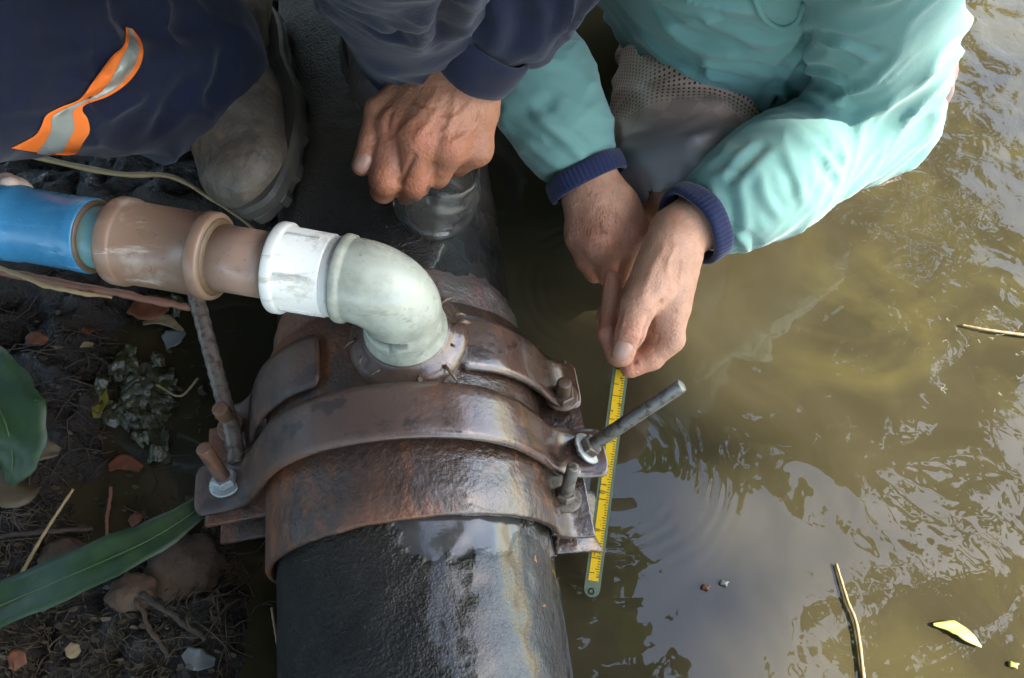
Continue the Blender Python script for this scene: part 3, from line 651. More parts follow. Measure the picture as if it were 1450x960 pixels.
def cuff_ring(name, c, ax, r1, r2, ln, mat, parent, th=.0035, tilt=None, seg=72, flare=0., wave=.0006, rib=0.):
    "a knitted or hemmed band: a thick ring round the wrist"
    c = V(c); ax = unit(ax); t2 = unit(tilt if tilt is not None else np.cross(ax, [0, 0, 1.])); t2 = unit(t2 - ax * (t2 @ ax)); t3 = np.cross(ax, t2)
    sec = [(-ln / 2, -th), (-ln / 2 - .001, -th * .4), (-ln / 2, 0.), (-ln / 4, .0008), (0, .001), (ln / 4, .0008), (ln / 2, 0), (ln / 2 + .001, -th * .4), (ln / 2, -th)]
    a = np.linspace(0, 2 * math.pi, seg, endpoint=False); v = []
    for d, o in sec:
        w = wave * np.sin(a * 5 + d * 80) + rib * np.cos(a * 54); k = 1 + flare * d / ln
        v.append(c + ax * d + (np.cos(a) * (r1 * k + o + w))[:, None] * t2 + (np.sin(a) * (r2 * k + o + w))[:, None] * t3)
    v = np.concatenate(v); m = len(sec); f = [(i * seg + j, i * seg + (j + 1) % seg, ((i + 1) % m) * seg + (j + 1) % seg, ((i + 1) % m) * seg + j) for i in range(m) for j in range(seg)]
    return link(name, mesh(name, v, f), mat, parent)
d1 = unit(EL1 - W1)
cuff_ring('sleeve_cuff', W1 + d1 * .026, d1, .038, .044, .034, M['navy'], man1, .004, tilt=(1, .2, 0), flare=.10, wave=.0012)
# reflective band stitched round the shin
bvh = BVHTree.FromPolygons([Vector(x) for x in ovv], [tuple(x) for x in ovq.tolist()])
rows = [[(16, 210), (52, 218), (86, 222), (106, 225)], [(48, 193), (66, 198), (96, 201), (118, 202)], [(58, 180), (73, 182), (105, 184), (127, 186)], [(66, 163), (75, 166), (104, 168), (124, 168)], [(88, 151), (92, 154), (104, 157), (117, 157)], [(113, 140), (117, 143), (120, 146), (122, 148)],
        [(130, 118), (142, 130), (150, 134), (154, 136)], [(146, 96), (158, 112), (172, 118), (180, 118)], [(160, 78), (170, 88), (190, 95), (197, 96)], [(174, 66), (180, 68), (197, 72), (203, 74)], [(178, 52), (183, 54), (193, 55), (199, 56)], [(178, 38), (181, 39), (185, 40), (188, 41)]]
rr_ = V(rows); NR = 60; cols4 = [spline(np.concatenate([rr_[:, c], np.zeros((len(rows), 1))], 1), NR)[:, :2] for c in range(4)]
def strip(ca, cb, m, off):
    vv, up_l = [], []
    for i in range(NR):
        for j in range(m + 1):
            pxy = cols4[ca][i] + (cols4[cb][i] - cols4[ca][i]) * j / m; hit = bvh.ray_cast(Vector(CAM), Vector(ray(*pxy)).normalized())
            p_ = np.array(hit[0]) if hit[0] is not None else (vv[-1] if vv else AN1); n_ = unit(CAM - p_)
            vv.append(p_ + n_ * (off - (.0012 if j in (0, m) else 0)))
    return vv, [(i * (m + 1) + j, i * (m + 1) + j + 1, (i + 1) * (m + 1) + j + 1, (i + 1) * (m + 1) + j) for i in range(NR - 1) for j in range(m)]
band = link('reflective_band', mesh('reflective_band', *strip(0, 3, 14, .0040)), M['tape_orange'], man1); band['label'] = 'orange reflective band round the trouser leg'
link('silver_stripe', mesh('silver_stripe', *strip(1, 2, 8, .0056)), M['tape_silver'], band)
# boots: local frame x across, y to the toe, z up from the sole
def boot(up, org, fw2, flip=1):
    sx2 = np.cross(fw2, up)
    g = lambda p: org + sx2 * (p[0] * flip) + fw2 * (p[1] - 0.) + up * p[2]
    B = [((.004, -.030, .030), (.002, -.100, .046), .030, .036), ((-.016, -.044, .030), (-.010, -.12, .040), .024, .028), ((.020, -.040, .030), (.018, -.12, .040), .025, .028), ((.004, -.085, .050), (0, -.19, .078), .034, .040), ((0, -.19, .055), (0, -.25, .050), .038, .036), ((0, -.185, .09), (.0, -.215, .20), .044, .052), ((0, -.25, .05), (0, -.23, .14), .034, .040)]
    bones = [(V(g(a)), V(g(b)), r, r2) for a, b, r, r2 in B]; lo, hi = bounds(bones, .01); F0 = bones_sdf(bones, .022)
    def F(X, Y, Z):
        hgt = (X - org[0]) * up[0] + (Y - org[1]) * up[1] + (Z - org[2]) * up[2]
        return np.maximum(F0(X, Y, Z), .020 - hgt)
    v, q = nets(F, lo, hi, .0035); n = vnormals(v, q); loc = (v - org) @ np.stack([sx2 * flip, fw2, up], 1)
    dis = .0014 * fbm(loc * 30, 3, 4)
    # toe-cap seam and creases behind it
    d = loc[:, 1] + .088 + .35 * np.abs(loc[:, 0]) ** 1.2; dis -= .0012 * np.exp(-(d / .0025) ** 2) - .0006 * np.exp(-((d - .006) / .005) ** 2)
    for c_, a_ in ((-.118, .0020), (-.134, .0024), (-.150, .0016)): dis -= a_ * np.exp(-((loc[:, 1] - c_ + .01 * np.sin(loc[:, 0] * 60)) / .0035) ** 2) * (loc[:, 2] > .06)
    up_mesh = (v + n * dis[:, None], q)
    # sole: an outline with lugs
    outl = []; N_ = 96
    for i in range(N_):
        a = i / N_ * 2 * math.pi; y = -.135 + .138 * math.cos(a); tt_ = (y + .275) / .28
        hw = .040 + .012 * math.sin(min(1, max(0, (tt_ - .35) / .65)) * math.pi) - .004 * math.exp(-((tt_ - .42) / .12) ** 2)
        x = hw * np.sign(math.sin(a)) * abs(math.sin(a)) ** .62
        outl.append((x, y))
    outl = V(outl); vs_, fs = [], []; lv = [(0.0, 1.0, 1), (.010, 1.03, 1), (.011, 1.05, 0), (.020, 1.06, 0), (.025, 1.03, 0), (.026, .9, 0)]
    for z, k, lug in lv:
        for i, (x, y) in enumerate(outl):
            kk = k * ((.93 if (i // 3) % 2 else 1.03) if lug else 1); vs_.append(g((x * kk, -.135 + (y + .135) * (1 + (kk - 1) * .4), z)))
    for l in range(len(lv) - 1):
        for i in range(N_): fs.append((l * N_ + i, l * N_ + (i + 1) % N_, (l + 1) * N_ + (i + 1) % N_, (l + 1) * N_ + i))
    fs += [tuple(range(N_))[::-1], tuple((len(lv) - 1) * N_ + i for i in range(N_))]
    b = link('boot', mesh('boot', *up_mesh), M['boot_leather'], man1); link('sole', mesh('sole', vs_, fs), M['boot_sole'], b, smooth=False)
    # wet rubber welt band at the quarter
    return b, g
b_, gB1 = boot(BOOT1_UP, B1O, B1F); b_['label'] = 'muddy work boot planted beside the pipe'
boot(BOOT2_UP, B2O, B2F)

# ------------------------------------------------------------------ worker in the teal shirt
man2 = empty('person', (.30, .72, -.30), 'person in a teal long-sleeved shirt and patterned shorts squatting in the water', 'person')
WL = P(958, 332, .082); EL2 = np.array([.360, .565, .072]); SL = np.array([.252, .548, .35])
WR = P(846, 282, .058); ER = np.array([-.015, .642, .150]); SR = np.array([.06, .80, .39])
# left hand (thumb up, pinching the stick)
pal = [(WL + unit(EL2 - WL) * .07, WL, .030, .0255), (P(945, 352, .090), P(918, 412, .088), .022, .017), (P(958, 362, .080), P(948, 432, .072), .022, .0185), (P(950, 375, .070), P(940, 470, .058), .020, .014), (P(928, 385, .070), P(900, 440, .058), .020, .017), (P(905, 430, .052), P(930, 470, .048), .015, .014)]
fin = [chain([P(922, 405, .090), P(905, 432, .088), P(893, 470, .080), P(881, 503, .066)], [.0178, .0150, .0122, .0098]),
       chain([P(945, 440, .072), P(950, 480, .060), P(922, 506, .048), P(893, 520, .044)], [.0165, .0118, .0110, .0092]),
       chain([P(905, 460, .052), P(884, 503, .046), P(870, 496, .046)], [.012, .0095, .0085]),
       chain([P(874, 504, .047), P(862, 470, .060), P(866, 392, .064)], [.0095, .0090, .0070]),
       chain([P(880, 490, .040), P(860, 448, .048), P(868, 410, .052)], [.0095, .0088, .0075])]
TH = [(901, 452), (893, 455), (885, 458)]
h2v, h2q, _ = hand(pal, fin, kj=.005)
vein = [([(886, 458), (897, 462), (904, 466)], -.0007, .0012), ([(885, 463), (895, 467), (903, 471)], -.0007, .0012), ([(888, 452), (898, 456), (905, 460)], -.0005, .0012),
        ([(936, 428), (926, 440), (918, 452), (912, 470), (906, 490), (898, 512)], -.0026, .0022), ([(922, 470), (932, 474), (930, 484)], -.0008, .0014), ([(880, 440), (875, 460), (872, 490)], -.0020, .0022),
        ([(955, 350), (945, 380), (950, 410)], .0010, .0025), ([(940, 350), (922, 385), (910, 420)], .0010, .0035), ([(966, 370), (962, 400)], .0009, .002)]
vl = []
for l, a, w in vein:
    s_ = on_surf(h2v, h2q, l)
    if len(s_) > 1: vl.append((spline(s_, 12), a, w))
h2v, h2q, h2f = hand(pal, fin, kj=.005, veins=vl, flush=[(P(862, 470, .064), .03), (P(866, 395, .066), .02), (P(890, 470, .09), .016), (P(895, 520, .045), .018), (P(884, 500, .07), .012)])
# right hand (back of the hand, behind)
pal = [(WR + unit(ER - WR) * .07, WR, .030, .0285), (P(830, 290, .060), P(826, 335, .050), .021, .0175), (P(848, 292, .062), P(850, 345, .056), .022, .020), (P(868, 288, .058), P(884, 338, .050), .021, .019), (P(882, 298, .048), P(905, 340, .038), .018, .016), (P(845, 310, .040), P(880, 340, .030), .020, .018)]
fin = [chain([P(826, 330, .050), P(832, 366, .040), P(842, 386, .024)], [.0165, .0120, .0100]),
       chain([P(850, 345, .052), P(858, 372, .040), P(862, 392, .024)], [.0165, .0120, .0100]),
       chain([P(884, 338, .048), P(884, 372, .036), P(884, 400, .026)], [.016, .012, .010]),
       chain([P(902, 340, .038), P(902, 372, .026), P(892, 395, .016)], [.0155, .0115, .0095])]
h3v, h3q, h3f = hand(pal, fin, flush=[(P(838, 382, .04), .022), (P(862, 385, .04), .02), (P(850, 345, .075), .03), (P(895, 330, .06), .025)])
# hips, thighs, shins, trunk and head under the clothes
HPc = np.array([.33, .79, -.01]); KR = P(966, 272, .022); HR = np.array([.225, .80, .005]); KL = P(1262, 112, -.015); HL = np.array([.41, .76, -.01])
HD2 = np.array([.03, .56, .60])
hb, g2 = head_bones(HD2, (-.55, -.45, -.7))
bb = hb + [(HD2 + [.03, .03, -.05], np.array([.15, .65, .40]), .052, .06), (np.array([.17, .66, .36]), HPc, .11, .11), (WL + unit(EL2 - WL) * .05, EL2, .026, .034), (EL2, SL, .036, .045), (WR + unit(ER - WR) * .05, ER, .026, .034), (ER, SR, .036, .045)]
bb += chain([HR, KR, KR + [.03, .13, -.36]], [.07, .056, .042]) + chain([HL, KL, KL + [-.02, .16, -.36]], [.07, .056, .042])
bl, bh = bounds(bb, .02); bv_, bq_ = nets(bones_sdf(bb, .02), bl, bh, .0055)
body2 = link('body', body_mesh([(h2v, h2q, h2f), (h3v, h3q, h3f), (bv_, bq_, None)]), M['skin_light'], man2)
add_head_bits(HD2, (-.55, -.45, -.7), man2)
hit = surf(h2v, h2q, [881], [498])[0]
if hit: nail(hit[0] + hit[1] * .0005, P(878, 508, .062) - P(887, 484, .075), hit[1], .0072, .0088, body2)
# hairs on the back of the right hand
bvh3 = BVHTree.FromPolygons([Vector(x) for x in h3v], [tuple(x) for x in h3q.tolist()]); hv, hf = [], []
for i in range(240):
    px, py = random.gauss(852, 22), random.gauss(308, 24); hit = bvh3.ray_cast(Vector(CAM), Vector(ray(px, py)).normalized())
    if hit[0] is None: continue
    p = np.array(hit[0]); n_ = np.array(hit[1]); d_ = unit(P(850, 360, .05) - P(856, 280, .06) + rng.normal(size=3) * .012); L_ = random.uniform(.005, .010); s_ = unit(np.cross(d_, n_)) * .00007
    o = len(hv); hv += [p + s_, p - s_, p + d_ * L_ * .6 + n_ * .0016 - s_, p + d_ * L_ * .6 + n_ * .0016 + s_, p + d_ * L_ + n_ * .0014]; hf += [(o, o + 1, o + 2, o + 3), (o + 3, o + 2, o + 4)]
o = link('hand_hair', mesh('hand_hair', hv, hf), M['hair'], body2); o['kind'] = 'stuff'
# shirt
dL = unit(EL2 - WL); dR = unit(ER - WR)
sh = chain([WL + dL * .056, WL + dL * .070, WL + dL * .12, EL2, SL], [.034, .041, .049, .052, .070]) + chain([WR + dR * .058, WR + dR * .070, WR + dR * .12, ER, SR], [.034, .041, .046, .052, .070])
BF = np.array([.275, .715, .055])
sh += [(SL + [-.02, .03, -.02], SR + [.03, .0, -.02], .085, .085), (np.array([.19, .67, .33]), BF, .145, .130), (np.array([.25, .64, .29]), np.array([.33, .725, .06]), .10, .095), (np.array([.10, .74, .32]), np.array([.21, .765, .06]), .11, .10)]
fo = [(.001, .03, 1., 1., 20), (.0040, .030, 1.5, 1.0, 21), (.0048, .034, 1.6, 1.0, 22), (.0052, .040, 1.2, 1.1, 23), (.001, .03, 1., 1., 19), (.0040, .032, 1.4, 1.0, 24), (.0045, .036, 1.2, 1.0, 25), (.005, .04, 1.0, 1., 26), (.005, .05, .6, 1.2, 27), (.0055, .050, .9, 1.4, 28), (.0055, .046, 1., 1.4, 29), (.0055, .046, .9, 1.4, 30)]
parts_ = [cloth(sh[a:b], fo[a:b], .026, .0029) for a, b in ((0, 4), (4, 8), (8, 12))]
shv = np.concatenate([p[0] for p in parts_]); shq, o_ = [], 0
for p in parts_: shq.append(p[1] + o_); o_ += len(p[0])
shq = np.concatenate(shq)
shv, shq = crease(shv, shq, [([(1043, 244), (1053, 296), (1057, 338)], .0024, .0044), ([(1076, 234), (1083, 277), (1106, 310)], .0024, .0044), ([(1108, 214), (1131, 259), (1138, 292)], .0024, .0044), ([(1145, 196), (1173, 231), (1190, 256)], .004, .0045), ([(997, 254), (1020, 296), (1020, 356)], .0028, .0044), ([(1039, 330), (1057, 351), (1046, 376)], .004, .004),
    ([(1078, 160), (1098, 128), (1122, 139)], .006, .0045), ([(1103, 140), (1113, 106), (1130, 80)], .0028, .0044), ([(1100, 92), (1122, 79), (1154, 40)], -.005, .005), ([(1132, 100), (1173, 106), (1200, 122)], .004, .0045), ([(1136, 128), (1173, 139), (1200, 150)], .004, .0045), ([(1160, 60), (1200, 66), (1240, 84)], .004, .005), ([(1090, 200), (1060, 226), (1030, 262)], -.004, .005),
    ([(888, 30), (942, 79), (1002, 116), (1040, 134)], .005, .005), ([(919, 12), (974, 60), (1057, 92)], .005, .006), ([(1000, 76), (1066, 92), (1113, 97)], -.004, .005), ([(940, 60), (990, 96), (1060, 112)], -.004, .004), ([(980, 20), (1030, 40), (1080, 66)], .004, .006),
    ([(700, 140), (732, 158), (770, 150), (790, 130)], -.0018, .006), ([(706, 170), (736, 196), (788, 234)], .0024, .0044), ([(694, 190), (732, 241), (772, 278)], -.0030, .0050), ([(768, 262), (811, 261), (848, 246)], -.004, .004), ([(744, 150), (790, 190), (830, 222)], .003, .005), ([(790, 284), (796, 266), (800, 250)], .003, .003), ([(816, 276), (822, 258), (828, 244)], .003, .003)])
shirt = link('shirt', mesh('shirt', shv, shq), M['teal_shirt'], man2)
cuff_ring('cuff', WL + dL * .022, dL, .0350, .0380, .018, M['cuff_navy'], shirt, .005, tilt=(0, 0, 1), wave=.0009, rib=.0002, seg=324)
cuff_ring('cuff', WR + dR * .024, dR, .0360, .0395, .018, M['cuff_navy'], shirt, .005, tilt=(0, 0, 1), wave=.0009, rib=.0002, seg=324)
# shirt pocket flap seam
bvs = BVHTree.FromPolygons([Vector(x) for x in shv], [tuple(x) for x in shq.tolist()])
def seam(pts, r, name, mat, parent):
    l = []
    for px, py in spline([(a, b, 0) for a, b in pts], 40)[:, :2]:
        hit = bvs.ray_cast(Vector(CAM), Vector(ray(px, py)).normalized())
        if hit[0] is not None: l.append(np.array(hit[0]) + np.array(hit[1]) * r * .3)
    if len(l) > 4:
        l = np.array(l)
        for _ in range(4): l[1:-1] = (l[:-2] + 2 * l[1:-1] + l[2:]) / 4
        return link(name, mesh(name, *sweep(l, r, 8)), mat, parent)
seam([(1066, -14), (1075, 14), (1090, 32), (1108, 40), (1128, 30), (1140, 6)], .0026, 'pocket_edge', M['teal_shirt'], shirt)
# shorts
KRs = KR + unit(KR - HR) * -.01
sb = [(HR, KRs, .090, .078), (HL, KL, .085, .066), (HPc + [-.05, .0, .01], HPc + [.05, 0, .0], .115, .11)]
sv_, sq_ = cloth(sb, [(.0042, .045, 1.0, 1.2, 41), (.004, .05, .8, 1.2, 42), (.004, .06, .5, 1.2, 43)], .03, .0042)
# cut the leg openings at the hem
cut = ((sv_ - KRs) @ unit(KR - HR)) > .062
sq_ = sq_[~cut[sq_].any(1)]
tt_ = np.where(sv_[:, 0] > .36, .90 + 0 * sv_[:, 0], ((sv_ - HR) @ unit(KR - HR)) / (np.linalg.norm(KR - HR) + .02)); me = mesh('shorts', sv_, sq_); set_attr(me, 'along', np.clip((tt_ - .60) / .42, 0, 1)); t_m, ph_m, _ = limb_coords(sv_, sb[0]); set_attr(me, 'warp', t_m); set_attr(me, 'weft', ph_m * .085)
link('shorts', me, M['shorts'], man2)

# ------------------------------------------------------------------ glass jar under the navy worker's hand
t = NT('glass'); t.inp(Base_Color=(.93, .95, .92), Roughness=.03, IOR=1.42, Transmission_Weight=.985); t.bump(t.noise(40, 3), .15, .002); M['glass'] = t.m
ju = unit(LA * math.sin(R(16)) + ez * math.cos(R(16)) + AX * -.12); jb = pipe_pt(.430, .0, 0) + unit(LA * math.sin(R(24)) + ez * math.cos(R(24))) * .1135
jar = [(0, .004), (.0, .024), (.002, .0295), (.006, .0345), (.012, .035), (.040, .035), (.046, .031), (.050, .027), (.062, .027), (.0625, .0245), (.050, .0245), (.046, .0285), (.040, .0305), (.012, .0305), (.006, .029), (.004, .024), (.004, .001)]
j = link('glass_jar', mesh('glass_jar', *lathe(jb, ju, jar, 48)), M['glass']); tagit(j, 'small clear glass jar gripped upright on the pipe by the navy worker', 'jar')

# ------------------------------------------------------------------ measuring stick
st = empty('measuring_stick', P(838, 845, -.052), 'clear glass-sided measuring stick with a yellow scale held over the water', 'measuring stick')
s0 = P(886, 470, .046); s1 = P(838, 838, -.052); sdir = unit(s1 - s0); SLn = np.linalg.norm(s1 - s0); nrm = unit(CAM - (s0 + s1) / 2); nrm = unit(nrm - sdir * (nrm @ sdir)); sw = np.cross(sdir, nrm)
def bar(hw, th, u0, u1, off, rnd=0., n=10):
    out = [(-hw, u0), (hw, u0), (hw, u1 - rnd)] + ([(hw * math.cos(a), u1 - rnd + rnd * math.sin(a)) for a in np.linspace(.2, math.pi - .2, n)] if rnd else []) + [(-hw, u1 - rnd)]
    if not rnd: out = [(-hw, u0), (hw, u0), (hw, u1), (-hw, u1)]
    m = len(out); v = [s0 + sw * a + sdir * b + nrm * (off + z) for z in (-th / 2, th / 2) for a, b in out]
    return v, [tuple(range(m))[::-1], tuple(range(m, 2 * m))] + [(i, (i + 1) % m, (i + 1) % m + m, i + m) for i in range(m)]
simple('stick_edge', (.17, .22, .15), .12, .2, 60, .1, 200, .0004, Transmission_Weight=.25)
t = NT('stick_yellow'); n1 = t.noise(260, 4, .65); c = t.mix(t.noise(30, 3), (.72, .44, .015), (.80, .54, .03)); c = t.mix(t.ramp(n1, [(.60, 0.), (.68, .85)]), c, (.10, .085, .02)); t.inp(Base_Color=c, Roughness=.30); M['stick_yellow'] = t.m
simple('ink', (.02, .02, .012), .4, .2)
link('clear_body', mesh('clear_body', *bar(.0068, .0045, 0, SLn + .004, 0, .007)), M['stick_edge'], st, smooth=False)
sc_ = link('yellow_scale', mesh('yellow_scale', *bar(.0042, .0008, .004, SLn - .010, .0022)), M['stick_yellow'], st, smooth=False)
tk = []
for i, u in enumerate(np.concatenate([np.sort(rng.uniform(.020, SLn - .015, 22)), np.arange(.012, SLn - .012, .0022)])):
    w = (.0040 if i % 5 == 0 else .0022) if i < 22 else (.0012 if i % 5 else .0019); o_ = (.0042 - w) * (1 if i < 22 else -1); vv_, ff_ = [], []
    v = [s0 + sw * (o_ + a * w * .96) + sdir * (u + b ) + nrm * z for z in (.0026, .0030 if i < 22 else .0029) for a, b in ((-1, -.00028), (1, -.00028), (1, .00028), (-1, .00028))]
    tk.append((v, [(3, 2, 1, 0), (4, 5, 6, 7), (0, 1, 5, 4), (1, 2, 6, 5), (2, 3, 7, 6), (3, 0, 4, 7)]))
o = link('scale_marks', mesh('scale_marks', *joinm(tk)), M['ink'], sc_, smooth=False); o['kind'] = 'stuff'
link('end_eyelet', mesh('end_eyelet', *lathe(s1 + sdir * -.001 + nrm * .0018, nrm, [(0, .0030), (.0008, .0030), (.0008, .0014), (0, .0014)], 18)), M['ink'], st)
# ------------------------------------------------------------------ water
WZ = -.062
t = NT('water'); geo = t.co
r1 = P(868, 648, WZ); r2 = P(842, 405, WZ)
def rings(c, lam, r0, w, amp):
    vm = t.n.new('ShaderNodeVectorMath'); vm.operation = 'DISTANCE'; t.set(vm.inputs[0], geo); vm.inputs[1].default_value = (c[0], c[1], WZ)
    d = t.math('ADD', vm.outputs['Value'], t.math('MULTIPLY', t.math('SUBTRACT', t.noise(11, 2), .5), .016)); sw_ = t.math('SINE', t.math('MULTIPLY', d, 2 * math.pi / lam))
    e = t.math('DIVIDE', t.math('SUBTRACT', d, r0), w); e = t.math('EXPONENT', t.math('MULTIPLY', t.math('MULTIPLY', e, e), -1.))
    br = t.ramp(t.noise(16, 3, .6, t.map(loc=(amp * 50, 0, 0))), [(.40, 0.), (.62, 1.)])
    return t.math('MULTIPLY', t.math('MULTIPLY', t.math('MULTIPLY', sw_, e), br), amp)
nz = t.math('ADD', t.math('MULTIPLY', t.noise(8, 2, .4, t.map((1, 1.15, 1), rot=(0, 0, .5)), .7), 1.0), t.math('MULTIPLY', t.noise(24, 2, .45, t.map((1, .8, 1), rot=(0, 0, .9)), .8), .07))
xx, yy, _z = t.sep(); rough_side = t.ramp(t.math('MULTIPLY_ADD', xx, 1.0, 0.), [(.10, .30), (.36, 1.)])
chop = t.math('MULTIPLY', t.noise(42, 2, .5, None, .5), t.math('MULTIPLY', t.ramp(yy, [(.40, .03), (.65, .17)]), 1.))
nz = t.math('MULTIPLY', t.math('ADD', nz, chop), rough_side)
hh = t.math('ADD', nz, t.math('ADD', rings(r1, .0125, .085, .030, .022), rings(r2, .014, .070, .028, .035)))
silt_reflect = t.mix(t.ramp(t.noise(5, 4, .6, None, 1.), [(.3, 0.), (.7, 1.)]), (.030, .0250, .0125), (.050, .0420, .0225))
silt_reflect = t.mix(t.math('MULTIPLY', t.ramp(t.noise(6.5, 5, .6, t.map(loc=(1.3, .2, 0)), 1.2), [(.42, 0.), (.78, .9)]), t.ramp(xx, [(.22, 0.), (.34, 1.)])), silt_reflect, (.078, .065, .024))  # yellow-olive patches stand in for mirrored foliage, painted into the water colour
t.inp(Base_Color=silt_reflect, Roughness=.012, IOR=1.36, Specular_IOR_Level=.85); t.bump(hh, 1., .0065); M['water'] = t.m
g_ = np.linspace(-40, 40, 3)
w = link('water', mesh('water', [(a, b, WZ) for a in (-40, 40) for b in (-40, 40)], [(0, 2, 3, 1)]), M['water']); tagit(w, kind='structure')

# ------------------------------------------------------------------ bank and bed: one sheet
def graded(lo, hi, flo, fhi, nf, nc):
    u = np.linspace(0, 1, nc) ** 2.2
    return np.concatenate([(flo - (flo - lo) * u)[::-1], np.linspace(flo, fhi, nf)[1:-1], fhi + (hi - fhi) * u])
gx = graded(-40, 40, -.95, .0, 230, 26); gy = graded(-40, 40, -.15, 1.0, 270, 26); GX, GY = np.meshgrid(gx, gy, indexing='ij')
def sst(a, b, x): u = np.clip((x - a) / (b - a), 0, 1); return u * u * (3 - 2 * u)
def ground_z(x, y):
    x = np.asarray(x, float); y = np.asarray(y, float); p = np.stack([x.ravel(), y.ravel(), 0 * x.ravel()], 1)
    n1 = fbm(p * 6, 4, 31).reshape(x.shape); n2 = fbm(p * 30, 4, 33).reshape(x.shape)
    edge1 = sst(.20, .12, y + .06 * n1 + .5 * np.maximum(0, x + .22)) * sst(-.20, -.25, x + .02 * n1)
    edge2 = sst(-.34, -.44, x + .05 * n1)
    edge3 = sst(.42, .50, y + .03 * n1) * sst(-.10, -.22, x)
    land = np.maximum(np.maximum(edge1, edge2), edge3)
    z = -.11 + .075 * land + .065 * edge3 * sst(-.20, -.32, x) + .024 * n2 + .026 * n1 * land
    z = z - .45 * sst(-.02, .25, x + .145 * y) * (x < 15)
    return z + .8 * sst(1.2, 6, -x)
Z = ground_z(GX, GY)
nyy = len(gy); ii, jj = np.meshgrid(np.arange(len(gx) - 1), np.arange(nyy - 1), indexing='ij')
q = np.stack([ii * nyy + jj, (ii + 1) * nyy + jj, (ii + 1) * nyy + jj + 1, ii * nyy + jj + 1], -1).reshape(-1, 4)
t = NT('mud'); c = t.mix(t.ramp(t.noise(20, 6, .65), [(.35, 0.), (.7, 1.)]), (.006, .005, .0035), (.020, .014, .008))
c = t.mix(t.ramp(t.noise(55, 5, .65, t.map(loc=(3, 1, 0))), [(.56, 0.), (.72, .8)]), c, (.030, .024, .009))
c = t.mix(t.ramp(t.noise(130, 4, .6), [(.62, 0.), (.74, .6)]), c, (.05, .031, .016))
t.inp(Base_Color=c, Roughness=t.ramp(t.noise(26, 4), [(.35, .14), (.65, .70)])); t.bump(t.math('ADD', t.noise(170, 5, .65), t.math('MULTIPLY', t.noise(45, 4), 1.5)), .9, .006); M['mud'] = t.m
gr = link('ground', mesh('ground', np.stack([GX.ravel(), GY.ravel(), Z.ravel()], 1), q), M['mud']); tagit(gr, kind='structure')
def gz(p):
    i = min(max(int(np.searchsorted(gx, p[0])) - 1, 0), len(gx) - 2); j = min(max(int(np.searchsorted(gy, p[1])) - 1, 0), len(gy) - 2)
    u = (p[0] - gx[i]) / (gx[i + 1] - gx[i]); v = (p[1] - gy[j]) / (gy[j + 1] - gy[j])
    return float((Z[i, j] * (1 - u) + Z[i + 1, j] * u) * (1 - v) + (Z[i, j + 1] * (1 - u) + Z[i + 1, j + 1] * u) * v)
def onland(px, py, lift=0.):
    p = P(px, py, -.05)
    for _ in range(6): p = P(px, py, max(gz(p), WZ) + lift)
    return p

# ------------------------------------------------------------------ loose things on the bank
simple('leaf_green', (.009, .031, .007), .52, .2, 30, .25, 220, .0006, dirt=(.024, .055, .010), dscale=40, dthr=(.45, .7))
simple('leaf_pale_rib', (.035, .065, .014), .5, .2, 30, .2, 220, .0006)
simple('leaf_pale', (.20, .26, .05), .5, .2, 30, .2, 220, .0006)
simple('leaf_yellow', (.30, .29, .06), .5, .15, 30, .2, 220, .0006)
simple('leaf_brown', (.055, .042, .020), .6, .3, 40, .4, 220, .0008, dirt=(.045, .03, .016), dscale=50)
simple('leaf_orange', (.13, .042, .014), .6, .3, 40, .4, 220, .0008, dirt=(.06, .025, .012), dscale=60)
simple('leaf_tan', (.22, .165, .085), .6, .3, 50, .4, 220, .0008, dirt=(.08, .055, .03), dscale=60)
simple('leaf_grey', (.12, .135, .13), .45, .2, 50, .3, 220, .0008)
simple('straw', (.26, .185, .085), .55, .25, 60, .3, 300, .0006)
simple('twig', (.038, .027, .017), .7, .35, 60, .5, 200, .001)
simple('twig_red', (.17, .075, .042), .6, .3, 60, .4, 200, .001)
simple('root', (.055, .037, .020), .75, .4, 90, .5, 260, .001)
simple('stone', (.070, .042, .022), .8, .3, 26, .8, 90, .004, dirt=(.04, .026, .014), dscale=40, dthr=(.45, .65))
simple('algae', (.040, .042, .018), .22, .7, 40, .7, 150, .003, dirt=(.075, .08, .075), dscale=70, dthr=(.52, .66))
simple('algae_yellow', (.14, .125, .02), .45, .3, 60, .5, 150, .002)
